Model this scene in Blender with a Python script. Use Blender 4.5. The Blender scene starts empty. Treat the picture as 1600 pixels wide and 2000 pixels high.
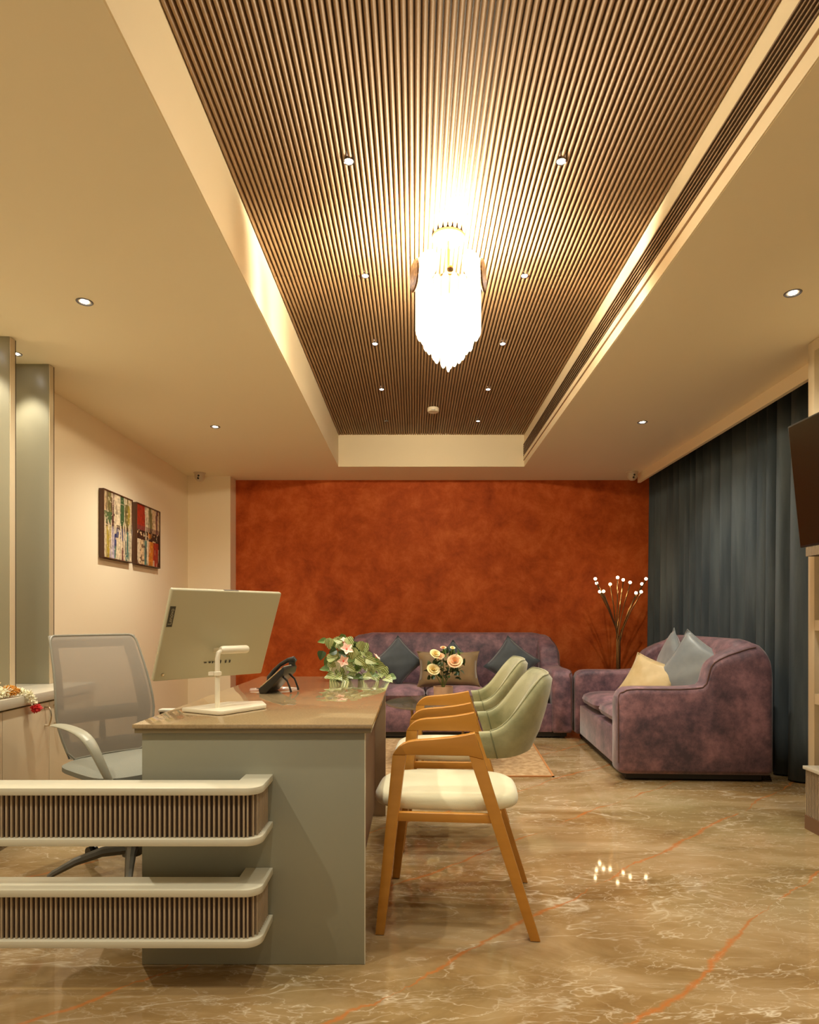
import bpy, bmesh, math, random
from mathutils import Vector, Matrix
random.seed(7)
S = bpy.context.scene
COL = S.collection
PI = math.pi
R = math.radians

# ---------------------------------------------------------------- camera
CAM_H = 1.075
cd = bpy.data.cameras.new('camera'); cam = bpy.data.objects.new('camera', cd); COL.objects.link(cam)
cd.sensor_fit = 'HORIZONTAL'; cd.sensor_width = 36.0; cd.lens = 1250.0/1600.0*36.0
cd.shift_x = -10.0/1600.0; cd.shift_y = 209.0/1600.0
cd.clip_start = 0.02
cam.location = (0, 0, CAM_H); cam.rotation_euler = (PI/2, 0, 0)
S.camera = cam
# ---------------------------------------------------------------- world, exposure
w = bpy.data.worlds.new('world'); S.world = w; w.use_nodes = True
w.node_tree.nodes['Background'].inputs[0].default_value = (1.0, 0.92, 0.74, 1)
w.node_tree.nodes['Background'].inputs[1].default_value = 0.26
S.view_settings.view_transform = 'Standard'; S.view_settings.look = 'None'
S.view_settings.exposure = 0.88; S.view_settings.gamma = 1.0
S.view_settings.use_curve_mapping = False
WARM = (1.0, 0.80, 0.52)
SPOT_W = 24.0        # slatted ceiling downlights
SOFFIT_W = 52.0      # soffit downlights
CHAND_W = 105.0
try:
    S.cycles.max_bounces = 8; S.cycles.diffuse_bounces = 6; S.cycles.glossy_bounces = 4
    S.cycles.transparent_max_bounces = 16
    S.cycles.sample_clamp_indirect = 6.0
    S.cycles.use_denoising = True
    S.cycles.caustics_reflective = False; S.cycles.caustics_refractive = False
except Exception: pass

# ---------------------------------------------------------------- materials
def srgb(r, g, b):
    f = lambda c: (c/255/12.92) if c/255 <= 0.04045 else ((c/255+0.055)/1.055)**2.4
    return (f(r), f(g), f(b), 1)
MATS = {}
def mat(name, col, rough=0.5, metal=0.0, noise=None, bump=0.0, bscale=60, spec=0.5, emis=None, estr=0, trans=0, coat=0, sheen=0, alpha=1, stretch=None):
    if name in MATS: return MATS[name]
    m = bpy.data.materials.new(name); m.use_nodes = True; MATS[name] = m
    nt = m.node_tree; p = nt.nodes['Principled BSDF']
    p.inputs['Base Color'].default_value = col
    p.inputs['Roughness'].default_value = rough; p.inputs['Metallic'].default_value = metal
    p.inputs['Specular IOR Level'].default_value = spec
    p.inputs['Transmission Weight'].default_value = trans
    p.inputs['Coat Weight'].default_value = coat
    p.inputs['Sheen Weight'].default_value = sheen
    p.inputs['Alpha'].default_value = alpha
    if emis: p.inputs['Emission Color'].default_value = emis; p.inputs['Emission Strength'].default_value = estr
    tc = nt.nodes.new('ShaderNodeTexCoord'); mp = nt.nodes.new('ShaderNodeMapping')
    nt.links.new(tc.outputs['Object'], mp.inputs[0])
    if stretch: mp.inputs['Scale'].default_value = stretch
    if noise:   # (scale, col2, amount contrast)
        sc, c2, lo, hi = noise
        n = nt.nodes.new('ShaderNodeTexNoise'); n.inputs['Scale'].default_value = sc; n.inputs['Detail'].default_value = 6
        rp = nt.nodes.new('ShaderNodeValToRGB'); rp.color_ramp.elements[0].position = lo; rp.color_ramp.elements[1].position = hi
        rp.color_ramp.elements[0].color = col; rp.color_ramp.elements[1].color = c2
        nt.links.new(mp.outputs[0], n.inputs['Vector']); nt.links.new(n.outputs['Fac'], rp.inputs[0]); nt.links.new(rp.outputs[0], p.inputs['Base Color'])
    if bump:
        n2 = nt.nodes.new('ShaderNodeTexNoise'); n2.inputs['Scale'].default_value = bscale; n2.inputs['Detail'].default_value = 4
        b = nt.nodes.new('ShaderNodeBump'); b.inputs['Strength'].default_value = bump; b.inputs['Distance'].default_value = 0.004
        nt.links.new(mp.outputs[0], n2.inputs['Vector']); nt.links.new(n2.outputs['Fac'], b.inputs['Height']); nt.links.new(b.outputs[0], p.inputs['Normal'])
    return m
def emit(name, col, st):
    if name in MATS: return MATS[name]
    m = bpy.data.materials.new(name); m.use_nodes = True; MATS[name] = m
    nt = m.node_tree; nt.nodes.remove(nt.nodes['Principled BSDF'])
    e = nt.nodes.new('ShaderNodeEmission'); e.inputs[0].default_value = col; e.inputs[1].default_value = st
    nt.links.new(e.outputs[0], nt.nodes['Material Output'].inputs[0]); return m

M_wall = mat('cream_paint', (0.90, 0.78, 0.57, 1), 0.55, noise=(1.2, (0.92, 0.80, 0.60, 1), .3, .7), bump=0.08, bscale=120)
M_ceil = mat('ceiling_paint', (0.88, 0.80, 0.60, 1), 0.7, noise=(0.8, (0.90, 0.82, 0.62, 1), .3, .7))
M_cove = mat('cove_paint', (0.88, 0.76, 0.54, 1), 0.6)
M_slat = mat('ceiling_slat', (0.29, 0.18, 0.095, 1), 0.6, noise=(3, (0.36, 0.225, 0.12, 1), .35, .65), stretch=(30, 1, 30))
M_slatback = mat('slat_backing', (0.07, 0.038, 0.016, 1), 0.7)
M_finish = mat('grey_laminate', (0.25, 0.245, 0.18, 1), 0.38, noise=(2, (0.265, 0.26, 0.19, 1), .3, .7))
M_fin = mat('fin_laminate', (0.30, 0.28, 0.20, 1), 0.35)
M_cab = mat('cabinet_laminate', (0.60, 0.50, 0.34, 1), 0.4)
M_cabtop = mat('cabinet_top', (0.62, 0.58, 0.47, 1), 0.3)
M_rail = mat('rail_board', (0.55, 0.52, 0.40, 1), 0.35)
M_railslat = mat('rail_slat', (0.40, 0.31, 0.21, 1), 0.5)
M_raildark = mat('rail_backing', (0.045, 0.022, 0.010, 1), 0.7)
M_oak = mat('oak_wood', (0.43, 0.185, 0.022, 1), 0.36, noise=(4, (0.50, 0.225, 0.032, 1), .3, .7), stretch=(1, 6, 6))
M_sage = mat('sage_velvet', (0.19, 0.195, 0.085, 1), 0.75, noise=(8, (0.35, 0.335, 0.175, 1), .36, .60), bump=.15, bscale=200, sheen=.4)
M_seat = mat('pale_sage_velvet', (0.62, 0.58, 0.38, 1), 0.75, noise=(6, (0.70, 0.66, 0.45, 1), .35, .65), bump=.1, bscale=200, sheen=.4)
M_seam = mat('seam', (0.16, 0.17, 0.09, 1), 0.8)
M_brass = mat('brass', (0.50, 0.33, 0.15, 1), 0.22, 1.0)
M_chrome = mat('chrome', (0.6, 0.5, 0.35, 1), 0.2, 1.0)
M_black = mat('black_plastic', (0.016, 0.015, 0.012, 1), 0.3)
M_dark = mat('dark_base', (0.02, 0.014, 0.008, 1), 0.6)
M_white = mat('white_plastic', (0.80, 0.74, 0.58, 1), 0.3)
M_monitor = mat('monitor_shell', (0.50, 0.47, 0.32, 1), 0.38)
M_screen = mat('screen_glass', (0.01, 0.01, 0.01, 1), 0.08)
M_tv = mat('tv_screen', (0.016, 0.012, 0.006, 1), 0.25)
M_greyplastic = mat('grey_plastic', (0.34, 0.33, 0.25, 1), 0.4)
M_greyseat = mat('grey_fabric', (0.20, 0.20, 0.16, 1), 0.85, bump=.3, bscale=300)
M_chairframe = mat('chair_frame', (0.25, 0.24, 0.19, 1), 0.45)
M_basegrey = mat('chair_base', (0.10, 0.09, 0.065, 1), 0.4)
M_bluepillow = mat('blue_velvet', (0.026, 0.036, 0.046, 1), 0.6, noise=(6, (0.045, 0.058, 0.068, 1), .35, .65), sheen=.5)
M_greypillow = mat('grey_blue_satin', (0.17, 0.20, 0.22, 1), 0.42, noise=(5, (0.25, 0.28, 0.29, 1), .35, .65), sheen=.5)
M_tan = mat('tan_velvet', (0.15, 0.088, 0.028, 1), 0.6, noise=(6, (0.23, 0.14, 0.048, 1), .35, .65), sheen=.5)
M_gold = mat('gold_satin', (0.50, 0.36, 0.15, 1), 0.45, noise=(7, (0.62, 0.48, 0.24, 1), .35, .65), sheen=.5)
M_pipe = mat('sofa_piping', (0.10, 0.045, 0.035, 1), 0.7)
M_rug = mat('rug_pile', (0.36, 0.22, 0.10, 1), 0.95, noise=(25, (0.50, 0.34, 0.18, 1), .4, .6), bump=1, bscale=300)
M_rugedge = mat('rug_binding', (0.40, 0.17, 0.05, 1), 0.8)
M_frame = mat('picture_frame', (0.085, 0.032, 0.012, 1), 0.4)
M_pot = mat('beige_pot', (0.60, 0.38, 0.24, 1), 0.5)
M_whitepot = mat('white_pot', (0.75, 0.73, 0.60, 1), 0.2)
M_stem = mat('stem', (0.14, 0.20, 0.05, 1), 0.6)
M_darkleaf = mat('dark_leaf', (0.025, 0.055, 0.012, 1), 0.4)
M_midleaf = mat('mid_leaf', (0.10, 0.17, 0.035, 1), 0.4)
M_pink = mat('pink_petal', (0.85, 0.45, 0.36, 1), 0.5, noise=(30, (0.88, 0.72, 0.58, 1), .35, .6))
M_pinkc = mat('pink_centre', (0.75, 0.10, 0.08, 1), 0.5)
M_peach = mat('peach_rose', (0.85, 0.45, 0.22, 1), 0.5, noise=(40, (0.88, 0.62, 0.35, 1), .35, .6))
M_yellow = mat('cream_rose', (0.85, 0.68, 0.28, 1), 0.5, noise=(40, (0.88, 0.76, 0.42, 1), .35, .6))
M_jas = mat('jasmine', (0.92, 0.88, 0.66, 1), 0.6)
M_red = mat('red_petal', (0.65, 0.02, 0.02, 1), 0.5)
M_golden = mat('gold_thread', (0.70, 0.33, 0.04, 1), 0.35)
M_silver = mat('silver_reflector', (0.45, 0.5, 0.6, 1), 0.15, 1.0)
M_ring = mat('dark_ring', (0.12, 0.11, 0.10, 1), 0.4)
M_lens = emit('lamp_lens', (1.0, 0.97, 0.92, 1), 22)
M_lensoff = mat('lamp_lens_off', (0.05, 0.04, 0.03, 1), 0.2)
M_bulb = emit('warm_bulb', (1.0, 0.74, 0.42, 1), 14)
M_amber = mat('amber_glass', (0.10, 0.035, 0.006, 1), 0.3, noise=(60, (0.35, 0.2, 0.07, 1), .55, .62), bump=.5, bscale=70)
M_ceramic = mat('camera_white', (0.66, 0.56, 0.42, 1), 0.4)
M_glasst = mat('tinted_glass', (0.14, 0.11, 0.06, 1), 0.05, trans=0.0, alpha=0.55, coat=.5)
M_plast = mat('clear_plastic', (0.85, 0.80, 0.70, 1), 0.08, alpha=0.28, spec=1.0)
M_screw = mat('port_black', (0.02, 0.015, 0.01, 1), 0.5)
M_logo = mat('logo_label', (0.05, 0.045, 0.03, 1), 0.4)
M_logotext = mat('logo_text', (0.30, 0.28, 0.20, 1), 0.4)
M_brownpanel = mat('brown_laminate', (0.16, 0.085, 0.045, 1), 0.45)
M_taupepanel = mat('taupe_laminate', (0.30, 0.21, 0.13, 1), 0.45)
M_white2 = mat('light_return', (0.7, 0.66, 0.56, 1), 0.3)

def floor_mat():
    m = bpy.data.materials.new('marble_floor'); m.use_nodes = True; nt = m.node_tree; L = nt.links; N = nt.nodes
    p = N['Principled BSDF']; p.inputs['Roughness'].default_value = 0.045; p.inputs['Specular IOR Level'].default_value = 0.42
    tc = N.new('ShaderNodeTexCoord')
    def noise(sc, det=6, dist=0.0, vec=None, rough=.55):
        n = N.new('ShaderNodeTexNoise'); n.inputs['Scale'].default_value = sc; n.inputs['Detail'].default_value = det; n.inputs['Distortion'].default_value = dist; n.inputs['Roughness'].default_value = rough
        L.new(vec or tc.outputs['Object'], n.inputs['Vector']); return n
    def math_(op, a, b=None, c=None):
        n = N.new('ShaderNodeMath'); n.operation = op
        for i, v in enumerate((a, b, c)):
            if v is None: continue
            if hasattr(v, 'is_output'): L.new(v, n.inputs[i])
            else: n.inputs[i].default_value = v
        return n.outputs[0]
    def ramp(src, stops):
        r = N.new('ShaderNodeValToRGB'); L.new(src, r.inputs[0]); e = r.color_ramp.elements
        e[0].position, e[0].color = stops[0]; e[1].position, e[1].color = stops[1]
        for s_ in stops[2:]:
            q = e.new(s_[0]); q.color = s_[1]
        return r.outputs[0]
    def mix(f, a, b):
        n = N.new('ShaderNodeMix'); n.data_type = 'RGBA'; L.new(f, n.inputs[0]); 
        for i, v in ((6, a), (7, b)):
            if hasattr(v, 'is_output'): L.new(v, n.inputs[i])
            else: n.inputs[i].default_value = v
        return n.outputs[2]
    # streak direction rotated ~43 deg
    mp = N.new('ShaderNodeMapping'); mp.inputs['Rotation'].default_value = (0, 0, R(-40)); mp.inputs['Scale'].default_value = (0.5, 1.35, 1); L.new(tc.outputs['Object'], mp.inputs[0])
    base = noise(1.9, 10, 1.2, mp.outputs[0], .62)
    col = ramp(base.outputs['Fac'], [(0.30, (0.16, 0.090, 0.030, 1)), (0.74, (0.44, 0.33, 0.20, 1)), (0.43, (0.255, 0.160, 0.065, 1)), (0.55, (0.33, 0.225, 0.11, 1))])
    cl = noise(0.9, 4, .5); g = ramp(cl.outputs['Fac'], [(0.48, (0, 0, 0, 1)), (0.70, (1, 1, 1, 1))])
    gfac = math_('MULTIPLY', g, .5)
    col = mix(gfac, col, (0.26, 0.225, 0.11, 1))
    # white vein networks
    def ridge(sc, width, amt, seedoff):
        mo = N.new('ShaderNodeMapping'); mo.inputs['Location'].default_value = (seedoff, seedoff*2, 0); L.new(mp.outputs[0], mo.inputs[0])
        n = noise(sc, 5, 0.5, mo.outputs[0], .55)
        d = math_('ABSOLUTE', math_('SUBTRACT', n.outputs['Fac'], 0.5))
        v = math_('SUBTRACT', 1.0, math_('MULTIPLY', d, 1.0/width)); v = math_('MAXIMUM', v, 0.0); v = math_('POWER', v, 2.0)
        mk = noise(2.0, 3, 0, mo.outputs[0]); k = ramp(mk.outputs['Fac'], [(0.40, (0.05, 0.05, 0.05, 1)), (0.66, (1, 1, 1, 1))])
        return math_('MULTIPLY', math_('MULTIPLY', v, amt), k)
    for sc, wd, am, so in ((1.4, .008, .5, 1.2), (2.8, .009, .55, 3.1), (5.5, .012, .45, 9.7), (11.0, .022, .35, 17.3)):
        f = ridge(sc, wd, am, so); col = mix(f, col, (0.78, 0.70, 0.54, 1))
    # orange-brown veins on parallel lines n = 0.85 + 0.55 k
    sep = N.new('ShaderNodeSeparateXYZ'); L.new(tc.outputs['Object'], sep.inputs[0])
    nn = math_('ADD', math_('MULTIPLY', sep.outputs[0], -0.678), math_('MULTIPLY', sep.outputs[1], 0.735))
    wob = noise(1.7, 10, 0.3, rough=.66); wv = math_('MULTIPLY', math_('SUBTRACT', wob.outputs['Fac'], 0.5), 0.36)
    q = math_('ADD', math_('MULTIPLY', math_('SUBTRACT', nn, 0.85), 1/0.55), math_('ADD', 20.5, wv))
    fr = math_('ABSOLUTE', math_('SUBTRACT', math_('FRACT', q), 0.5))
    wn = noise(2.3, 5, 0); wdt = math_('MULTIPLY', ramp(wn.outputs['Fac'], [(0.38, (0.0, 0, 0, 1)), (0.60, (1, 1, 1, 1))]), 0.026)
    v = math_('SUBTRACT', 1.0, math_('DIVIDE', fr, math_('ADD', wdt, 0.001))); v = math_('MAXIMUM', v, 0.0); v = math_('MULTIPLY', math_('POWER', v, .8), .8)
    col = mix(v, col, (0.42, 0.135, 0.028, 1))
    L.new(col, p.inputs['Base Color'])
    return m
M_floor = floor_mat()

def orange_mat():
    m = bpy.data.materials.new('orange_stucco'); m.use_nodes = True; nt = m.node_tree; L = nt.links; N = nt.nodes
    p = N['Principled BSDF']; p.inputs['Roughness'].default_value = 0.6; p.inputs['Specular IOR Level'].default_value = .15
    tc = N.new('ShaderNodeTexCoord')
    n = N.new('ShaderNodeTexNoise'); n.inputs['Scale'].default_value = 4.2; n.inputs['Detail'].default_value = 12; n.inputs['Distortion'].default_value = .25; n.inputs['Roughness'].default_value = .72
    L.new(tc.outputs['Object'], n.inputs['Vector'])
    r = N.new('ShaderNodeValToRGB'); e = r.color_ramp.elements
    e[0].position = .30; e[0].color = (0.28, 0.042, 0.006, 1); e[1].position = .74; e[1].color = (0.66, 0.165, 0.038, 1)
    q = e.new(.5); q.color = (0.47, 0.088, 0.014, 1)
    L.new(n.outputs['Fac'], r.inputs[0]); L.new(r.outputs[0], p.inputs['Base Color'])
    b = N.new('ShaderNodeBump'); b.inputs['Strength'].default_value = .12; b.inputs['Distance'].default_value = .01
    L.new(n.outputs['Fac'], b.inputs['Height']); L.new(b.outputs[0], p.inputs['Normal'])
    return m
M_orange = orange_mat()

def sofa_mat():
    m = bpy.data.materials.new('plum_velvet'); m.use_nodes = True; nt = m.node_tree; L = nt.links; N = nt.nodes
    p = N['Principled BSDF']; p.inputs['Roughness'].default_value = 0.6; p.inputs['Sheen Weight'].default_value = 0.35; p.inputs['Sheen Roughness'].default_value = .4
    tc = N.new('ShaderNodeTexCoord')
    n = N.new('ShaderNodeTexNoise'); n.inputs['Scale'].default_value = 6.5; n.inputs['Detail'].default_value = 12; n.inputs['Roughness'].default_value = .7
    L.new(tc.outputs['Object'], n.inputs['Vector'])
    r = N.new('ShaderNodeValToRGB'); e = r.color_ramp.elements
    e[0].position = .36; e[0].color = (0.065, 0.040, 0.062, 1); e[1].position = .66; e[1].color = (0.33, 0.17, 0.20, 1)
    q = e.new(.5); q.color = (0.165, 0.088, 0.112, 1)
    L.new(n.outputs['Fac'], r.inputs[0]); L.new(r.outputs[0], p.inputs['Base Color'])
    n2 = N.new('ShaderNodeTexNoise'); n2.inputs['Scale'].default_value = 180; L.new(tc.outputs['Object'], n2.inputs['Vector'])
    b = N.new('ShaderNodeBump'); b.inputs['Strength'].default_value = .25; b.inputs['Distance'].default_value = .003
    L.new(n2.outputs['Fac'], b.inputs['Height']); L.new(b.outputs[0], p.inputs['Normal'])
    return m
M_sofa = sofa_mat()

def curtain_mat():
    m = mat('curtain_cloth', (0.032, 0.048, 0.062, 1), 0.8, noise=(9, (0.078, 0.100, 0.115, 1), .38, .62), bump=.3, bscale=400, sheen=.04, stretch=(1, 1, .1))  # vertical streaks in the colour imitate shade between the folds
    return m
M_curtain = curtain_mat()

def mesh_mat():
    m = bpy.data.materials.new('chair_mesh_fabric'); m.use_nodes = True; nt = m.node_tree; L = nt.links; N = nt.nodes
    p = N['Principled BSDF']; p.inputs['Base Color'].default_value = (0.30, 0.255, 0.20, 1); p.inputs['Roughness'].default_value = .7
    t = N.new('ShaderNodeBsdfTransparent'); mx = N.new('ShaderNodeMixShader'); mx.inputs[0].default_value = 0.82
    L.new(t.outputs[0], mx.inputs[1]); L.new(p.outputs[0], mx.inputs[2]); L.new(mx.outputs[0], N['Material Output'].inputs[0])
    return m
M_mesh = mesh_mat()
def glow_glass():
    m = bpy.data.materials.new('lit_glass'); m.use_nodes = True; nt = m.node_tree; L = nt.links; N = nt.nodes
    N.remove(N['Principled BSDF'])
    e = N.new('ShaderNodeEmission'); e.inputs[0].default_value = (1, .80, .50, 1); e.inputs[1].default_value = 6.0
    t = N.new('ShaderNodeBsdfTransparent'); mx = N.new('ShaderNodeMixShader'); mx.inputs[0].default_value = 0.45
    L.new(t.outputs[0], mx.inputs[1]); L.new(e.outputs[0], mx.inputs[2]); L.new(mx.outputs[0], N['Material Output'].inputs[0])
    return m
M_glow = glow_glass()
def leaf_mat():
    m = bpy.data.materials.new('striped_leaf'); m.use_nodes = True; nt = m.node_tree; L = nt.links; N = nt.nodes
    p = N['Principled BSDF']; p.inputs['Roughness'].default_value = .35
    tc = N.new('ShaderNodeTexCoord'); sp = N.new('ShaderNodeSeparateXYZ'); L.new(tc.outputs['Object'], sp.inputs[0])
    a = N.new('ShaderNodeMath'); a.operation = 'ABSOLUTE'; L.new(sp.outputs[0], a.inputs[0])
    b = N.new('ShaderNodeMath'); b.operation = 'MULTIPLY'; b.inputs[1].default_value = 800; L.new(a.outputs[0], b.inputs[0])
    c = N.new('ShaderNodeMath'); c.operation = 'COSINE'; L.new(b.outputs[0], c.inputs[0])
    r = N.new('ShaderNodeValToRGB'); e = r.color_ramp.elements; e[0].position = 0.1; e[0].color = (0.06, 0.125, 0.018, 1); e[1].position = .8; e[1].color = (0.52, 0.55, 0.24, 1)
    d = N.new('ShaderNodeMath'); d.operation = 'MULTIPLY_ADD'; d.inputs[1].default_value = .5; d.inputs[2].default_value = .5; L.new(c.outputs[0], d.inputs[0]); L.new(d.outputs[0], r.inputs[0])
    L.new(r.outputs[0], p.inputs['Base Color']); return m
M_leaf = leaf_mat()

# ---------------------------------------------------------------- mesh helpers
class MB:
    def __init__(s): s.v = []; s.f = []
    def add(s, vs, fs):
        o = len(s.v); s.v += [tuple(v) for v in vs]; s.f += [tuple(i+o for i in f) for f in fs]; return s
    def box(s, x0, x1, y0, y1, z0, z1):
        return s.add([(x0,y0,z0),(x1,y0,z0),(x1,y1,z0),(x0,y1,z0),(x0,y0,z1),(x1,y0,z1),(x1,y1,z1),(x0,y1,z1)],
                     [(0,3,2,1),(4,5,6,7),(0,1,5,4),(1,2,6,5),(2,3,7,6),(3,0,4,7)])
    def prism(s, pts, a, b, axis='y'):
        n = len(pts)
        def P(p, t):
            if axis == 'y': return (p[0], t, p[1])
            if axis == 'x': return (t, p[0], p[1])
            return (p[0], p[1], t)
        vs = [P(p, a) for p in pts]+[P(p, b) for p in pts]
        fs = [tuple(range(n))[::-1], tuple(range(n, 2*n))]+[(i, (i+1) % n, n+(i+1) % n, n+i) for i in range(n)]
        return s.add(vs, fs)
    def tube(s, path, r, n=8, caps=True):
        path = [Vector(p) for p in path]; m = len(path)
        rs = r if isinstance(r, (list, tuple)) else [r]*m
        vs = []; up = Vector((0, 0, 1))
        prev = None
        for i, p in enumerate(path):
            t = (path[min(i+1, m-1)]-path[max(i-1, 0)]).normalized()
            if prev is None:
                a = t.cross(up if abs(t.z) < .95 else Vector((1, 0, 0))).normalized()
            else:
                a = (prev - t*prev.dot(t)).normalized()
            prev = a; b = t.cross(a)
            for k in range(n):
                th = 2*PI*k/n; vs.append(p+a*math.cos(th)*rs[i]+b*math.sin(th)*rs[i])
        fs = []
        for i in range(m-1):
            for k in range(n): fs.append((i*n+k, i*n+(k+1) % n, (i+1)*n+(k+1) % n, (i+1)*n+k))
        if caps: fs += [tuple(range(n))[::-1], tuple((m-1)*n+k for k in range(n))]
        return s.add(vs, fs)
    def lathe(s, prof, n=24, c=(0, 0, 0), caps=True):
        vs = []; m = len(prof)
        for r, z in prof:
            for k in range(n):
                th = 2*PI*k/n; vs.append((c[0]+r*math.cos(th), c[1]+r*math.sin(th), c[2]+z))
        fs = []
        for i in range(m-1):
            for k in range(n): fs.append((i*n+k, i*n+(k+1) % n, (i+1)*n+(k+1) % n, (i+1)*n+k))
        if caps: fs += [tuple(range(n))[::-1], tuple((m-1)*n+k for k in range(n))]
        return s.add(vs, fs)
    def ball(s, c, r, n=12, sz=1.0):
        return s.lathe([(max(r*math.sin(PI*i/(n//2)), 1e-4), -r*sz*math.cos(PI*i/(n//2))) for i in range(n//2+1)], n, c)
    def sbox(s, c, h, e=4.0, n=20, e2=None):   # super-ellipsoid, centre c, half sizes h
        e2 = e2 or e
        vs = []; fs = []
        sg = lambda x, p: math.copysign(abs(x)**p, x)
        for i in range(n//2+1):
            ph = -PI/2+PI*i/(n//2)
            for k in range(n*2):
                th = 2*PI*k/(n*2)
                vs.append((c[0]+h[0]*sg(math.cos(ph), 2/e2)*sg(math.cos(th), 2/e), c[1]+h[1]*sg(math.cos(ph), 2/e2)*sg(math.sin(th), 2/e), c[2]+h[2]*sg(math.sin(ph), 2/e2)))
        m = n*2
        for i in range(n//2):
            for k in range(m): fs.append((i*m+k, i*m+(k+1) % m, (i+1)*m+(k+1) % m, (i+1)*m+k))
        return s.add(vs, fs)
    def grid(s, nu, nv, fn, closed_u=False, closed_v=False):
        vs = [fn(i, j) for i in range(nu) for j in range(nv)]; fs = []
        for i in range(nu if closed_u else nu-1):
            for j in range(nv if closed_v else nv-1):
                fs.append((i*nv+j, ((i+1) % nu)*nv+j, ((i+1) % nu)*nv+(j+1) % nv, i*nv+(j+1) % nv))
        return s.add(vs, fs)
    def build(s, name, m, parent=None, smooth=True, bevel=0, bseg=2, solid=0, sub=0, auto=35, loc=None):
        me = bpy.data.meshes.new(name); me.from_pydata(s.v, [], s.f)
        bm = bmesh.new(); bm.from_mesh(me); bmesh.ops.remove_doubles(bm, verts=bm.verts, dist=1e-5); bmesh.ops.recalc_face_normals(bm, faces=bm.faces)
        if bevel:
            es = [e for e in bm.edges if len(e.link_faces) == 2 and e.calc_face_angle(0) > R(28)]
            bmesh.ops.bevel(bm, geom=es, offset=bevel, segments=bseg, affect='EDGES', profile=.5, clamp_overlap=True)
        if smooth:
            for f in bm.faces: f.smooth = True
            for e in bm.edges:
                if len(e.link_faces) == 2 and e.calc_face_angle(0) > R(auto): e.smooth = False
        bm.to_mesh(me); bm.free(); me.materials.append(m)
        o = bpy.data.objects.new(name, me); COL.objects.link(o)
        if parent is not None: o.parent = parent
        if loc: o.location = loc
        if solid:
            md = o.modifiers.new('s', 'SOLIDIFY'); md.thickness = solid; md.offset = 0
        if sub:
            md = o.modifiers.new('u', 'SUBSURF'); md.levels = sub; md.render_levels = sub
        return o
def tag(o, label=None, cat=None, group=None, kind=None):
    if label: o['label'] = label
    if cat: o['category'] = cat
    if group: o['group'] = group
    if kind: o['kind'] = kind
    return o
def thing(name, label, cat, loc=(0, 0, 0), rz=0, group=None):
    o = bpy.data.objects.new(name, None); COL.objects.link(o); o.location = loc; o.rotation_euler = (0, 0, rz)
    o.empty_display_size = .1
    return tag(o, label, cat, group)
def struct(name, mb, m, bevel=0, **k):
    return tag(mb.build(name, m, bevel=bevel, **k), kind='structure')
def dup(o, parent=None):
    kids = list(o.children)
    c = o.copy(); COL.objects.link(c)
    if parent is not None: c.parent = parent
    for k in kids: dup(k, c)
    return c
def inst(o, name, parent, loc=(0, 0, 0), rot=(0, 0, 0), sc=(1, 1, 1), m=None):
    c = bpy.data.objects.new(name, o if isinstance(o, bpy.types.Mesh) else o.data); COL.objects.link(c); c.parent = parent
    c.location = loc; c.rotation_euler = rot; c.scale = sc
    return c
def light(name, kind, loc, energy, color=WARM, parent=None, size=.03, spot=None, blend=.6, rot=(0, 0, 0)):
    d = bpy.data.lights.new(name, kind); d.energy = energy; d.color = color; d.shadow_soft_size = size
    if kind == 'SPOT': d.spot_size = R(spot or 90); d.spot_blend = blend
    o = bpy.data.objects.new(name, d); COL.objects.link(o); o.location = loc; o.rotation_euler = rot
    if parent is not None: o.parent = parent
    return o
def F(px, py, d):   # photo pixel and depth -> point
    return Vector(((px-810)*d/1250, d, CAM_H-(py-1209)*d/1250))

# ================================================================ ROOM SHELL
ZC, ZR = 2.55, 2.874
XL, XR0, YB, YF = -2.34, 2.11, 6.80, -2.6
RX0, RX1, RY1, RY0 = -0.744, 1.066, 6.20, -1.0
struct('floor', MB().box(-2.6, 3.0, YF-.2, 7.0, -.1, 0), M_floor)
struct('wall_left', MB().box(-2.5, XL, YF, 6.60, 0, 3.0), M_wall)
struct('wall_back_left', MB().box(-2.5, -1.90, 6.60, 6.95, 0, 3.0), M_wall)
struct('wall_back', MB().box(-1.90, 2.75, YB, 6.95, 0, 3.0), M_orange)
struct('wall_front', MB().box(-2.5, 2.9, YF-.15, YF, 2.45, 3.0), M_wall)
struct('wall_right_window', MB().box(2.64, 2.75, 3.43, YB, 0, 3.0), M_wall)
ceil = struct('ceiling', MB().box(-2.5, RX0, YF, YB, ZC, ZR+.1), M_ceil)
M_ceilobj = ceil
struct('ceiling_right', MB().box(RX1, 2.29, YF, YB, ZC, ZR+.1).box(2.29, 2.75, YF, YB, ZC+.10, ZR+.1), M_ceil)
struct('ceiling_back', MB().box(RX0, RX1, RY1, YB, ZC, ZR+.1), M_ceil)
struct('ceiling_front', MB().box(RX0, RX1, YF, RY0, ZC, ZR+.1), M_ceil)
# slightly warmer cream faces of the recess (thin plaster boards)
struct('trim_1', MB().box(RX0-.001, RX0+.006, RY0, RY1, ZC+.001, ZR), M_cove)
struct('trim_2', MB().box(RX1-.006, RX1+.001, RY0, RY1, ZC+.001, ZR), M_cove)
struct('trim_3', MB().box(RX0+.006, RX1-.006, RY1-.006, RY1+.001, ZC+.001, ZR), M_cove)
# curtain pelmet
struct('trim_4', MB().box(2.272, 2.30, 3.43, 6.52, 2.462, ZC+.02), M_cove)
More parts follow.
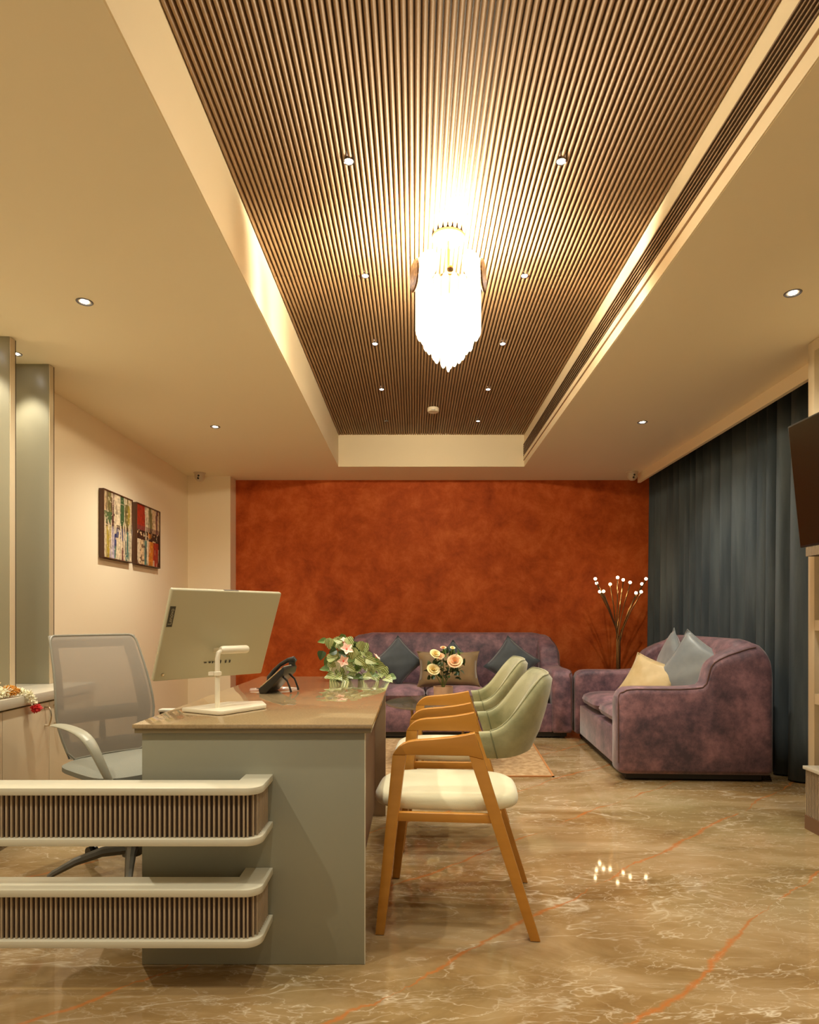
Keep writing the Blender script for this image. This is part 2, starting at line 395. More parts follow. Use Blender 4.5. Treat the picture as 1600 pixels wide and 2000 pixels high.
# slatted ceiling
sc_ = struct('ceiling_slatted', MB().box(RX0, RX1, RY0, RY1, ZR, ZR+.05), M_slatback)
NS = 83; pitch = (RX1-RX0-.012)/NS
def slat_mesh(L_, name):
    w_ = pitch*.40; pr = []
    for k in range(7):
        th = PI*k/6; pr.append((-w_*math.cos(th), -.016*math.sin(th)**.8 if 0 < k < 6 else 0.0))
    pr = [(-w_, .004)]+[(p[0], p[1]-.002) for p in pr]+[(w_, .004)]
    o = MB().prism(pr, 0, L_, 'y').build(name, M_slat, auto=50); me = o.data; bpy.data.objects.remove(o); return me
yj = 3.33
mA = slat_mesh(yj-.0015-RY0, 'ceiling_slat'); mB = slat_mesh(RY1-.006-yj-.0015, 'ceiling_slat')
for i in range(NS):
    x = RX0+.006+pitch*(i+.5)
    inst(mA, 'ceiling_slat', sc_, (x, RY0, ZR)); inst(mB, 'ceiling_slat', sc_, (x, yj+.0015, ZR))

# air grille on right face of the recess
g = thing('air_grille', 'long brown-slotted linear air grille along the right side of the ceiling recess', 'vent', (RX1-.006, 0, 0))
MB().box(-.006, 0, RY0+.05, RY1-.01, 2.612, 2.650).box(-.006, 0, RY0+.05, RY1-.01, 2.762, 2.782).build('frame', M_cove, g)
MB().box(-.001, -.0002, RY0+.05, RY1-.012, 2.650, 2.762).build('backing', M_raildark, g)
MB().box(-.009, 0, RY0+.05, RY1-.01, 2.608, 2.612).build('lip_shadow_line', M_slat, g)  # thin lip coloured brown to draw the shadow line below the grille
bm_ = None
for k in range(6):
    z = 2.656+k*.0205
    if bm_ is None:
        bm_ = MB().prism([(-.010, -.004), (-.010, .003), (-.001, .006), (-.001, -.001)], RY0+.05, RY1-.012, 'y').build('blade', M_taupepanel, g, smooth=False); bm_.location = (0, 0, z)
    else: inst(bm_, 'blade', g, (0, 0, z))

# ================================================================ DOWNLIGHTS
def downlight(x, y, zc, r, label, group, watts, on=True, spot=95, blend=.7, big=False):
    t = thing('downlight', label, 'downlight', (x, y, zc), 0, group)
    ring = MB().lathe([(r*.78, .010), (r*.80, -.002), (r*.98, -.004), (r*1.05, -.001), (r*1.05, .002)], 24, caps=False).build('ring', M_ring if big else M_silver, t)
    MB().lathe([(r*.80, -.001), (r*.5, .004), (r*.42, .005)], 24, caps=False).build('reflector', M_silver, t)
    MB().lathe([(1e-4, .0), (r*(.45 if big else .72), .001), (r*(.45 if big else .72), .006), (1e-4, .007)], 20).build('lens', M_lens if on else M_lensoff, t, loc=(0, 0, -.003))
    if on: light('downlight_lamp', 'SPOT', (0, 0, -.012), watts, (1, .93, .76), t, .02, spot, blend)
    return t
rows = [(1.67, 'nearer than the photo shows'), (2.49, 'nearest of its row'), (3.32, 'second of its row'), (4.14, 'third of its row'), (4.96, 'fourth of its row'), (5.755, 'farthest of its row')]
for i, (y, w_) in enumerate([(-.05, ''), (.8, '')]+rows):
    for side, x in (('left', -.256), ('right', .570)):
        nm = w_ or ('behind the camera, %s' % ('first' if i == 0 else 'second'))
        off = (i == 7 and side == 'left')
        downlight(x, y, ZR-.018, .020 if i < 7 else .018, ('unlit ' if off else 'small bright ')+'round downlight in the slatted ceiling, %s row, %s' % (side, nm), 'downlights in the slatted ceiling', (SPOT_W*(.7, .7, .75, .9, 1, 1.15, 1.25, .4)[i]), on=not off)
for (x, y, lb) in [(-1.535, 2.976, 'larger of two downlights in the plain ceiling on the left'), (-1.53, 4.91, 'small downlight in the left plain ceiling near the pictures'),
                   (1.712, 2.896, 'wide silver downlight in the right plain ceiling, nearer the camera'), (1.708, 4.797, 'downlight in the right plain ceiling before the curtain'),
                   (-1.53, 1.05, 'downlight in the left plain ceiling beyond the frame edge'), (1.71, 1.0, 'downlight in the right plain ceiling beyond the frame edge')]:
    downlight(x, y, ZC, .036, lb, 'downlights in the plain ceiling', SOFFIT_W*(1.05 if x < 0 else (.45 if y < 2 else .85)), big=True, spot=150, blend=1.0)
downlight(-2.215, 3.56, ZC, .028, 'small downlight between the two tall grey fins on the left', 'downlights between the fins', 10, big=True, spot=75, blend=.5)
downlight(-2.215, 3.20, ZC, .028, 'downlight in front of the nearest tall grey fin', 'downlights between the fins', 10, big=True, spot=75, blend=.5)

# smoke detector
t = thing('smoke_detector', 'white round smoke detector on the slatted ceiling near the far wall', 'smoke detector', (.156, 5.40, ZR-.018))
MB().lathe([(.045, 0), (.05, -.004), (.05, -.026), (.043, -.036), (1e-4, -.038)], 28).build('housing', M_ceramic, t)
MB().prism([(-.018, -.002), (.018, -.002), (.015, .002), (-.015, .002)], -.049, -.043, 'y').build('slot', M_ring, t, loc=(0, 0, -.030))

# dome cameras
def dome(x, y, label):
    t = thing('dome_camera', label, 'security camera', (x, y, ZC), 0, 'security cameras in the ceiling corners')
    MB().lathe([(.060, 0), (.060, -.008), (.050, -.014), (.050, -.045), (.042, -.065), (.026, -.082), (1e-4, -.088)], 28).build('housing', M_ceramic, t)
    for k, (dx, dz) in enumerate(((.004, -.038), (-.002, -.062))):
        MB().ball((0, 0, 0), .011, 10).build('lens', M_black, t, loc=(dx, -.047 if k == 0 else -.041, dz))
dome(-2.17, 6.46, 'white dome camera in the left ceiling corner over the cream wall')
dome(2.185, 6.42, 'white dome camera on the ceiling beside the curtain')

# ================================================================ CHANDELIER
cx, cy = .157, 2.98
t = thing('chandelier', 'glowing tiered glass chandelier hanging from the slatted ceiling', 'chandelier', (cx, cy, ZR-.018))
MB().lathe([(.001, 0), (.075, 0), (.075, -.012), (.065, -.02), (.001, -.022)], 36).build('canopy', M_white, t)
MB().lathe([(.006, -.02), (.006, -.30), (.02, -.31), (.02, -.33), (.001, -.335)], 12).build('stem', M_brass, t)
MB().lathe([(.001, -.24), (.13, -.24), (.13, -.25), (.001, -.25)], 32).build('ring_plate', M_brass, t)
def rod_mesh(L_, r):
    o = MB().lathe([(r*.6, 0), (r, -.01), (r, -L_+.03), (r*.8, -L_+.012), (r*.35, -L_)], 8).build('glass_rod', M_glow); me = o.data; bpy.data.objects.remove(o); return me
for (rad, n, top, L_) in ((.138, 22, -.245, .225), (.105, 16, -.255, .27), (.065, 10, -.265, .31), (.028, 5, -.28, .325)):
    me = rod_mesh(L_, .0145)
    for k in range(n):
        a = 2*PI*(k+.5*(n % 4 == 0))/n
        inst(me, 'glass_rod', t, (rad*math.cos(a), rad*math.sin(a), top))
me = rod_mesh(.33, .010); inst(me, 'glass_rod', t, (0, 0, -.30))
dm = MB().lathe([(.001, -.006), (.066, -.006), (.072, 0), (.066, .006), (.001, .006)], 20).build('glass_disc', M_amber, t)
for k, a in enumerate((R(-16), R(196), R(45), R(135), R(225), R(315))):
    big = k < 2
    o = dm if k == 0 else inst(dm, 'glass_disc', t)
    o.location = ((.163 if big else .147)*math.cos(a), (.163 if big else .147)*math.sin(a), -.205 if big else -.195); o.rotation_euler = (0, PI/2, a); o.scale = (1, 1, 1)
    if not big: o.data = o.data.copy(); o.data.materials[0] = M_glow
MB().ball((0, 0, 0), .018, 12).build('finial', M_brass, t, loc=(0, -.150, -.235))
for k in range(4):
    a = PI/4+PI/2*k
    light('chandelier_lamp', 'POINT', (.06*math.cos(a), .06*math.sin(a), -.19), CHAND_W/4, (1, .85, .58), t, .025)

# ================================================================ LEFT: fins, cabinet, garland, pictures
for y, lb in ((3.34, 'tall grey-green vertical fin panel cut by the left frame edge'), (3.70, 'second tall grey-green fin panel, beside the pictures wall')):
    t = thing('fin_panel', lb, 'panel', (XL, y, .70), 0, 'tall fin panels on the left wall')
    MB().box(.003, .224, 0, .045, 0.001, ZC-.70-.001).build('board', M_fin, t, bevel=.002)
    MB().box(.2245, .2285, .002, .043, .001, ZC-.70-.003).build('edge_band', M_cab, t)
    MB().box(.228, .2305, .043, .046, .001, ZC-.70-.003).build('edge_shadow_strip', M_raildark, t)
cab = thing('storage_cabinet', 'low beige storage cabinet along the left wall', 'cabinet', (XL, 0, 0))
D = .43   # face at x=-1.91
y0, y1 = 2.2, 3.81
MB().box(.003, D-.02, y0, y1-.0, 0.06, .645).build('body', M_cab, cab)
MB().box(.003, D-.05, y0, y1-.01, 0, .06).build('plinth', M_dark, cab)
MB().box(.003, D+.01, y0-.01, y1+.01, .652, .70).build('top_board', M_cabtop, cab, bevel=.002)
MB().box(.003, D-.019, y0, y1, .645, .652).build('shadow_gap', M_raildark, cab)
edges = [2.24, 2.60, 2.965, 3.345, 3.725]
for k in range(4):
    a, b = edges[k]+.0015, edges[k+1]-.0015
    d = MB().box(D-.02, D, a, b, .065, .643).build('door', M_cab, cab, bevel=.001)
    hy = b-.04 if k % 2 == 0 else a+.04
    path = [(D, hy, .63-.005), (D+.012, hy, .628)]
    path = [(D+.001, hy, .62)]+[(D+.022+.012*math.sin(PI*j/8), hy, .62-.095*j/8) for j in range(9)]+[(D+.001, hy, .525)]
    MB().tube(path, .004, 8).build('handle', M_chrome, d)
MB().box(D-.02, D, y0, 2.2385, .065, .643).build('stile', M_cab, cab); MB().box(D-.02, D, 3.7265, y1, .065, .643).build('stile', M_cab, cab)

# flower garland
g = thing('flower_garland', 'white jasmine garland with red and gold bands on the low cabinet by the fins', 'garland', (0, 0, 0))
def fluff(path, rad, n, L_=.014, seed=1):
    rnd = random.Random(seed); mb = MB(); path = [Vector(p) for p in path]
    for _ in range(n):
        s_ = rnd.random()*(len(path)-1); i = int(s_); p = path[i].lerp(path[i+1], s_-i)
        d = Vector((rnd.gauss(0, 1), rnd.gauss(0, 1), rnd.gauss(0, 1))).normalized()
        q = p+d*rad*rnd.uniform(.5, 1); e = q+d*L_*rnd.uniform(.6, 1.1)+Vector((rnd.gauss(0, .3), rnd.gauss(0, .3), rnd.gauss(0, .3)))*L_*.6
        if min(q.z, e.z) < .703 and q.x < -1.895: continue
        mb.tube([q, q.lerp(e, .6), e], [.0018, .0032, .0012], 5)
    return mb
base = F(8, 1345, 2.96)
P1 = [(-2.00, 2.78, .730), (-1.965, 2.87, .730), (-1.945, 2.96, .730), (-1.938, 3.035, .728)]
P2 = [(-1.932, 3.09, .728), (-1.922, 3.115, .722), (-1.908, 3.125, .714), (-1.884, 3.13, .708), (-1.878, 3.14, .68), (-1.875, 3.15, .655)]
P3 = [(-2.05, 2.80, .76), (-2.03, 2.90, .80), (-2.01, 2.98, .785), (-1.985, 3.03, .745)]
tag(fluff(P1, .021, 520, .016, seed=2).build('jasmine_strand', M_jas, g), kind='stuff')
tag(fluff(P2, .010, 190, .015, seed=3).build('jasmine_tail', M_jas, g), kind='stuff')
tag(fluff(P3, .022, 520, .016, seed=4).build('jasmine_coil', M_jas, g), kind='stuff')
tag(fluff([(-1.940, 3.030, .729), (-1.934, 3.085, .729)], .024, 420, .010, seed=5).build('gold_band', M_golden, g), kind='stuff')
tag(fluff([(-1.870, 3.148, .636), (-1.868, 3.162, .632), (-1.868, 3.175, .636)], .014, 280, .010, seed=6).build('red_tassel', M_red, g), kind='stuff')
tag(fluff([(-2.02, 2.955, .785), (-2.00, 2.985, .775)], .019, 200, .010, seed=8).build('red_band', M_red, g), kind='stuff')

def vn(x, y, s):   # value noise
    def h(a, b): return math.sin(a*127.1+b*311.7+s*74.7)*43758.5453 % 1
    xi, yi = math.floor(x), math.floor(y); fx, fy = x-xi, y-yi; fx = fx*fx*(3-2*fx); fy = fy*fy*(3-2*fy)
    return (h(xi, yi)*(1-fx)+h(xi+1, yi)*fx)*(1-fy)+(h(xi, yi+1)*(1-fx)+h(xi+1, yi+1)*fx)*fy
# pictures
def picture(y0, y1, z0, z1, painter, label):
    t = thing('framed_painting', label, 'painting', (XL, (y0+y1)/2, (z0+z1)/2), 0, 'pair of abstract paintings')
    hw, hh = (y1-y0)/2, (z1-z0)/2; th = .04; b = .008
    mb = MB().box(.004, th, -hw, -hw+b, -hh, hh).box(.004, th, hw-b, hw, -hh, hh).box(.004, th, -hw+b, hw-b, hh-b, hh).box(.004, th, -hw+b, hw-b, -hh, -hh+b)
    mb.build('frame', M_frame, t, bevel=.001)
    nu, nv = 70, 90
    me = bpy.data.meshes.new('canvas'); vs = []; fs = []
    for j in range(nv+1):
        for i in range(nu+1): vs.append((.033, -hw+b+(2*hw-2*b)*i/nu, -hh+b+(2*hh-2*b)*j/nv))
    for j in range(nv):
        for i in range(nu): a = j*(nu+1)+i; fs.append((a, a+1, a+nu+2, a+nu+1))
    me.from_pydata(vs, [], fs); at = me.color_attributes.new('paint', 'FLOAT_COLOR', 'CORNER')
    for fi, pl in enumerate(me.polygons):
        i = fi % nu; j = fi//nu; c = painter((i+.5)/nu, (j+.5)/nv); g_ = .45+.5*vn(i*.55, j*.3, 9)+.25*vn(i*.2, j*.9, 3); c = (c[0]*g_, c[1]*g_, c[2]*g_, 1)
        for li in pl.loop_indices: at.data[li].color = c
    m = bpy.data.materials.new('paint'); m.use_nodes = True; p = m.node_tree.nodes['Principled BSDF']; p.inputs['Roughness'].default_value = .5
    an = m.node_tree.nodes.new('ShaderNodeVertexColor'); an.layer_name = 'paint'; m.node_tree.links.new(an.outputs[0], p.inputs[0])
    me.materials.append(m); o = bpy.data.objects.new('canvas', me); COL.objects.link(o); o.parent = t
def lerpc(a, b, f): return tuple(a[i]*(1-f)+b[i]*f for i in range(3))+(1,)
def cols(stops, u):
    for i in range(len(stops)-1):
        if u <= stops[i+1][0]:
            f = (u-stops[i][0])/(stops[i+1][0]-stops[i][0]); f = min(max((f-.3)/.4, 0), 1); return lerpc(stops[i][1], stops[i+1][1], f)
    return stops[-1][1]
WH, GR, OL, BL, BR_, MA, YE, TE, LI = [srgb(*c) for c in ((225, 205, 170), (60, 95, 55), (120, 110, 60), (30, 50, 110), (70, 40, 25), (110, 60, 60), (175, 150, 50), (70, 120, 110), (190, 175, 190))]
RE, OR, DB, CR = [srgb(*c) for c in ((165, 40, 15), (205, 120, 30), (55, 25, 12), (215, 180, 135))]
def paintA(u, v):
    uu = u+.08*(vn(u*14, v*3, 1)-.5); st = vn(u*26, v*4, 2); sp = vn(u*22, v*34, 5)
    if v > .50:
        c = cols([(0, CR), (.2, OL), (.32, MA), (.4, WH), (.55, WH), (.66, GR), (.8, OL), (.9, YE), (1, CR)], uu)
        if u < .28 and v < .70: c = lerpc(c, GR, .8)
        if .38 > u > .28 and v < .8 and sp > .45: c = BR_
        if u > .7 and v < .6: c = lerpc(c, OL, .7)
    else:
        c = cols([(0, WH), (.15, YE), (.3, LI), (.38, BL if v > .2 else TE), (.47, WH), (.6, WH), (.68, MA if v < .3 else BL), (.8, TE), (1, WH)], uu)
        if .42 < u < .6 and v > .33 and vn(u*9, v*9, 4) > .25: c = lerpc(c, BL, .85)
    if abs(v-.5-.03*(sp-.5)) < .035 and sp > .3: c = lerpc(c, BR_, .8)
    if st > .68: c = lerpc(c, WH, .75)
    if st < .2: c = lerpc(c, BR_, .45)
    if sp > .8: c = lerpc(c, WH, .6)
    return c
def paintB(u, v):
    uu = u+.08*(vn(u*14, v*3, 11)-.5); st = vn(u*24, v*4, 12); sp = vn(u*20, v*30, 15)
    if v > .58:
        c = RE if (uu < .36) else cols([(0, CR), (.45, WH), (.6, OL), (.75, CR), (.88, MA), (1, CR)], uu)
        if v < .66: c = lerpc(c, MA, .6)
    elif v > .42: 
        c = DB if sp > .3 else CR
        if .48 < u < .65 and .48 < v < .56: c = OR
    else:
        c = cols([(0, WH), (.25, CR), (.4, TE), (.48, WH), (.58, OR), (.68, OR), (.76, RE), (.9, RE), (1, DB)], uu)
    if v < .58 and u < .4 and sp > .72: c = lerpc(c, BR_, .8)
    if st > .72 and u > .36: c = lerpc(c, WH, .6)
    if st < .18 and u > .36: c = lerpc(c, DB, .6)
    return c
picture(4.735, 5.225, 1.53, 2.045, paintA, 'green, blue and yellow abstract painting, the nearer of the wall pair')
picture(5.30, 5.79, 1.53, 2.045, paintB, 'abstract painting with a red block and orange streaks, the farther of the pair')

# ================================================================ DESK
desk = thing('reception_desk', 'grey-green reception desk with glossy taupe top and two slatted front bands', 'desk', (0, 0, 0))
MB().box(-.871, -.130, 1.972, 3.62, .737, .75).build('tabletop', mat('quartz_top', (0.28, 0.20, 0.105, 1), 0.05, noise=(160, (0.33, 0.24, 0.13, 1), .4, .6), coat=.5, spec=.5), desk, bevel=.0015)
MB().box(-.866, -.135, 1.977, 3.615, .722, .7365).build('tabletop_underlay', mat('quartz_edge', (0.17, 0.13, 0.07, 1), .25), desk, bevel=.001)
MB().box(-.848, -.156, 1.990, 2.012, 0.001, .7215).build('front_panel', M_finish, desk, bevel=.001)
MB().box(-.160, -.154, 1.9905, 2.0125, 0.001, .7215).build('edge_strip', M_rail, desk)
MB().box(-.235, -.215, 2.012, 3.49, 0.06, .7215).build('modesty_panel', M_brownpanel, desk)
MB().box(-.848, -.159, 3.49, 3.52, 0.001, .7215).build('end_panel', M_taupepanel, desk, bevel=.001)
# slatted bands
def arc_outline(x0, x1, yf, yb, r, off=0):
    # open L-shaped strip path : front line then rounded right corner then back to the desk
    pts = [(x0, yf)]
    for k in range(9):
        a = -PI/2+PI/2*k/8; pts.append((x1-r+r*math.cos(a), yf+r+r*math.sin(a)))
    pts.append((x1, yb)); return pts
def band(zb):
    X0, X1, YFr, YBk = -2.30, -.440, 1.822, 1.989
    bandroot = None
    outer = arc_outline(X0, X1, YFr, YBk, .045)
    inn = [(X0, YFr+.095), (X1-.085, YFr+.095), (X1-.085, YBk)]
    def board(z0, z1):
        mb = MB(); pl = outer+inn[::-1]
        return mb.prism(pl, z0, z1, 'z')
    bo = arc_outline(X0, X1-.022, YFr+.022, YBk, .028); bi = [(X0, YFr+.08), (X1-.075, YFr+.08), (X1-.075, YBk)]
    core = MB().prism(bo+bi[::-1], zb+.020, zb+.145, 'z').build('slatted_band', M_raildark, desk, auto=25)
    board(zb+.145, zb+.166).build('top_board', M_rail, core, bevel=.0015, auto=25); board(zb, zb+.020).build('bottom_board', M_rail, core, bevel=.0015, auto=25)
    o = MB().box(-.0026, .0026, -.008, .002, 0, .125).build('slat', M_railslat, core, bevel=.0008); o.location = (X0+.02, YFr+.022, zb+.02)
    p = .01420; x = X0+.02+p
    while x < X1-.045: inst(o, 'slat', core, (x, YFr+.022, zb+.02)); x += p
    for k in range(3):
        a = -PI/2+PI/2*(k+.6)/3.2; rr = .028; c = (X1-.022-rr, YFr+.022+rr)
        inst(o, 'slat', core, (c[0]+rr*math.cos(a), c[1]+rr*math.sin(a), zb+.02), (0, 0, a+PI/2))
    y = YFr+.022+.035
    while y < YBk-.004: inst(o, 'slat', core, (X1-.022, y, zb+.02), (0, 0, PI/2)); y += p
band(.427); band(.137)
# small side return behind the desk
t = thing('low_partition', 'low dark partition with a thin light top edge between office chair and desk', 'panel', (-1.06, 3.155, 0))
MB().box(-.19, .16, -.02, .02, 0.0, .618).build('panel', M_dark, t); MB().box(-.195, .165, -.024, .024, .6185, .632).build('top_edge', M_white2, t, bevel=.002)

# ================================================================ ALL-IN-ONE COMPUTER
th, ti = .8558, .3948
u_ = Vector((math.cos(th), math.sin(th), 0)); nb = Vector((math.sin(th), -math.cos(th), 0)); zv = Vector((0, 0, 1))
v_ = zv*math.cos(ti)+nb*math.sin(ti); n_ = nb*math.cos(ti)-zv*math.sin(ti)   # n_ = back normal
C0 = Vector((-.7045, 2.3306, 1.0154)); W_, H_ = .448, .343
pc = thing('desktop_computer', 'pale all-in-one computer on a thin stand, its back to the camera, on the desk', 'computer', (0, 0, 0))
def PM(rows_): return Matrix(((u_.x, v_.x, n_.x, C0.x), (u_.y, v_.y, n_.y, C0.y), (u_.z, v_.z, n_.z, C0.z), (0, 0, 0, 1)))
Mx = PM(0)
def local(mb, name, m, parent=pc, **k):
    o = mb.build(name, m, parent, **k)
    o.matrix_local = Mx if parent is pc else Matrix.Identity(4)
    return o
sh = local(MB().box(-W_/2, W_/2, -H_/2, H_/2, -.020, -.002), 'screen_housing', M_monitor, bevel=.006, bseg=3)
local(MB().box(-W_/2+.006, W_/2-.006, -H_/2+.02, H_/2-.006, -.0215, -.0198), 'screen', M_screen, sh)
local(MB().box(-.025, .035, H_/2-.001, H_/2+.001, -.013, -.007), 'camera_slot', M_ring, sh)
for i, (px_, w2, h2) in enumerate(((-.040, .010, .004), (-.022, .008, .006), (.0, .006, .004), (.02, .010, .012), (.045, .005, .011), (.062, .005, .011), (-.010, .005, .008))):
    local(MB().box(px_-w2/2, px_+w2/2, -.107-h2/2, -.107+h2/2, .0003, .0012), 'port', M_screw, sh)
# maker's label
lb = local(MB().box(-W_/2+.006, -W_/2+.026, .035, .110, -.0025, -.0008), 'logo_plate', M_logo, sh)
tx = bpy.data.curves.new('logo_text', 'FONT'); tx.body = 'Lenovo'; tx.size = .0195; tx.align_x = 'CENTER'; tx.align_y = 'CENTER'; tx.extrude = .0002
to = bpy.data.objects.new('logo_text', tx); COL.objects.link(to)
dg = bpy.context.evaluated_depsgraph_get(); dg.update(); me = bpy.data.meshes.new_from_object(to.evaluated_get(dg)); bpy.data.objects.remove(to)
me.name = 'logo_text'; me.materials.clear(); me.materials.append(mat('logo_ink', (0.42, 0.38, 0.26, 1), .4)); lo = bpy.data.objects.new('logo_text', me); COL.objects.link(lo); lo.parent = lb
lo.location = (-W_/2+.016, .0725, -.0004); lo.rotation_euler = (0, 0, PI/2)
MB().ball((0, 0, 0), .006, 10, .3).build('badge', M_chrome, sh, loc=(-W_/2+.03, -H_/2+.025, .0))
# stand
tp = Vector((-.688, 2.232, 0)); zt = .966
MB().tube([tp+zv*.764, tp+zv*(zt-.03), tp+zv*(zt-.010)+u_*.004, tp+zv*zt+u_*.022], .0085, 14).build('stand_tube', M_white, pc)
MB().tube([tp+zv*zt+u_*.012, tp+zv*zt+u_*.020, tp+zv*zt+u_*.118, tp+zv*zt+u_*.124], [.011, .0145, .0145, .011], 16).build('hinge_barrel', M_white, pc)
hb = tp+zv*zt+u_*.075
tgt = hb-nb*.085
mb = MB(); a = hb-u_*.03; b = hb+u_*.03; c = tgt+u_*.04-zv*.005; d = tgt-u_*.04-zv*.005
vs = []
for q in (a, b, c, d): vs += [q+zv*.008, q-zv*.008]
mb.add(vs, [(0, 2, 4, 6), (1, 7, 5, 3), (0, 1, 3, 2), (2, 3, 5, 4), (4, 5, 7, 6), (6, 7, 1, 0)]).build('hinge_bracket', M_white, pc, bevel=.002)
MB().lathe([(.0095, -.008), (.014, -.006), (.014, .006), (.0095, .008)], 16, caps=False).box(-.028, -.010, -.012, .012, -.006, .006).build('cable_clip', M_white, pc, loc=tuple(tp+zv*.885))
poly = [(-.813, 2.232), (-.665, 2.150), (-.645, 2.152), (-.537, 2.315), (-.540, 2.330), (-.575, 2.42), (-.70, 2.40)]
MB().prism(poly, .7515, .766, 'z').build('stand_base', M_white, pc, bevel=.003)
MB().prism([(-.800, 2.236), (-.660, 2.158), (-.545, 2.322), (-.58, 2.41), (-.69, 2.39)], .7502, .7514, 'z').build('foot_pad', M_black, pc)

# ================================================================ DESK PHONE
ph = thing('desk_phone', 'black office desk phone propped on a stand on the desk', 'phone', (-.61, 2.86, .7505), R(-8)); ph.scale = (.9, 1, 1.08)
body = [(-.062, .002), (-.058, .0), (-.030, .0), (.060, .078), (.066, .10), (.058, .108), (-.066, .018)]
MB().prism(body, -.085, .085, 'y').build('phone_body', M_black, ph, bevel=.003)
sl = Vector((.124, 0, .09)).normalized(); nn_ = Vector((-.09, 0, .124)).normalized()
for r_ in range(7):
    for c_ in range(4):
        p = Vector((-.066, 0, .018))+sl*(.014+.016*r_)+nn_*.0015
        o = MB().box(-.0045, .0045, -.005, .005, -.001, .003).build('key', M_greyplastic, ph, bevel=.0008); o.location = (p.x, -.07+.018*c_, p.z); o.rotation_euler = (0, -math.atan2(.09, .124), 0)
o = MB().box(-.018, .018, -.05, .05, -.001, .002).build('phone_display', M_greyplastic, ph); p = Vector((-.066, 0, .018))+sl*.135+nn_*.001; o.location = (p.x, -.02, p.z); o.rotation_euler = (0, -math.atan2(.09, .124), 0)
o = MB().tube([Vector((-.066, -.084, .018))+sl*.02, Vector((-.066, -.084, .018))+sl*.145], .0022, 6).build('trim_strip', M_chrome, ph)
hp = [(-.070, .055, .030), (-.066, .055, .050), (-.045, .055, .080), (-.010, .055, .108), (.030, .055, .127), (.060, .055, .130), (.070, .055, .122)]
MB().tube(hp, [.012, .017, .0105, .009, .010, .015, .010], 12).build('handset', M_black, ph)
MB().tube([(-.062, .055, .045), (-.047, .055, .038)], [.017, .019], 12).build('mouthpiece', M_black, ph); MB().tube([(.052, .055, .122), (.050, .055, .104)], [.017, .016], 12).build('earpiece', M_black, ph)
for sy in (-.05, .05):
    MB().tube([(.045, sy, .066), (.066, sy, .050), (.080, sy, .020), (.086, sy, .003)], [.005, .0045, .0045, .006], 8).build('stand_leg', M_black, ph)
pt = []
for k in range(70):
    a = k*.9; s_ = k/69; pt.append((-.075-.045*s_+.004*math.cos(a), .055-.03*s_+.004*math.sin(a), .012-.003*s_))
MB().tube(pt, .0018, 5).build('coiled_cord', M_black, ph)
pw = thing('plastic_wrap', 'crumpled clear plastic wrap under the black phone', 'wrapping', (-.64, 2.92, .7505), R(12))
rnd = random.Random(3)
H = [[rnd.uniform(.002, .018)*(1-abs(i-8)/9)*(1-abs(j-7)/8)+.001 for j in range(15)] for i in range(17)]
MB().grid(17, 15, lambda i, j: (-.11+.22*i/16+rnd.uniform(-.004, .004), -.02+.12*j/14+rnd.uniform(-.004, .004), H[i][j])).build('sheet', M_plast, pw, smooth=False)

# ================================================================ PLANTS
def leaf_mesh(name, L_, W2, m, bend=.35):
    def fn(i, j):
        t_ = i/8; w2 = W2*math.sin(PI*min(t_*1.02, 1)**.62)**.75 if 0 < t_ < 1 else 0.0005
        x = (j-2)/2*w2; return (x, L_*t_, -bend*L_*t_*t_+abs(x)*.35)
    o = MB().grid(9, 5, fn).build(name, m); me = o.data; bpy.data.objects.remove(o); return me
lm = leaf_mesh('leaf', .060, .025, M_leaf, .25); lm2 = leaf_mesh('leaf', .058, .021, M_midleaf, .2); dl = leaf_mesh('leaf', .056, .026, M_darkleaf, .2); petal = leaf_mesh('petal', .034, .013, M_pink, -.05)
fp = thing('potted_flowering_plant', 'potted trailing plant with striped leaves and pink flowers at the far desk corner', 'plant', (-.41, 3.44, .7505))
MB().lathe([(.035, 0), (.045, .004), (.055, .09), (.058, .10), (.052, .10), (.048, .085), (.001, .085)], 24).build('pot', M_whitepot, fp)
rnd = random.Random(11)
def stem(p, q, par, r=.0022, m=M_stem, sag=.02):
    p, q = Vector(p), Vector(q); mid = (p+q)/2+Vector((0, 0, sag)); MB().tube([p, p.lerp(mid, .5)+Vector((0, 0, sag*.4)), mid, mid.lerp(q, .5)+Vector((0, 0, sag*.3)), q], r, 5).build('stem', m, par)
def at(px, py, d): return F(px, py, d)-Vector((-.41, 3.44, .7505))
LP = [(660,1250,0),(668,1247,1),(683,1253,0),(630,1252,1),(643,1256,0),(650,1257,1),(690,1258,1),(705,1262,0),(712,1266,0),(628,1280,2),(650,1273,2),(648,1285,0),(655,1280,0),(640,1292,1),(634,1306,1),(648,1297,0),(690,1276,0),(697,1280,0),(712,1275,0),(720,1281,0),(703,1292,0),(712,1294,0),(720,1305,0),(725,1311,0),(735,1292,1),(741,1300,0),(745,1310,0),(751,1312,0),(680,1296,0),(690,1293,0),(660,1305,0),(652,1316,0),(660,1322,0),(673,1308,0),(685,1305,0),(693,1310,0),(684,1320,0),(690,1328,0),(712,1326,0),(718,1320,0),(734,1326,0),(740,1322,0),(758,1328,0),(764,1330,1),(670,1330,0),(665,1314,0),(700,1303,1),(677,1300,1),(645,1320,0),(728,1318,1),(695,1266,2),(668,1277,2),(660,1290,0),(652,1290,1),(700,1285,0),(665,1298,0),(656,1330,0),(676,1322,0),(725,1298,0),(745,1318,0),(700,1322,1),(715,1302,0),(664,1262,0),(700,1272,1),(688,1286,1),(646,1305,0),(650,1262,0),(724,1290,0)]
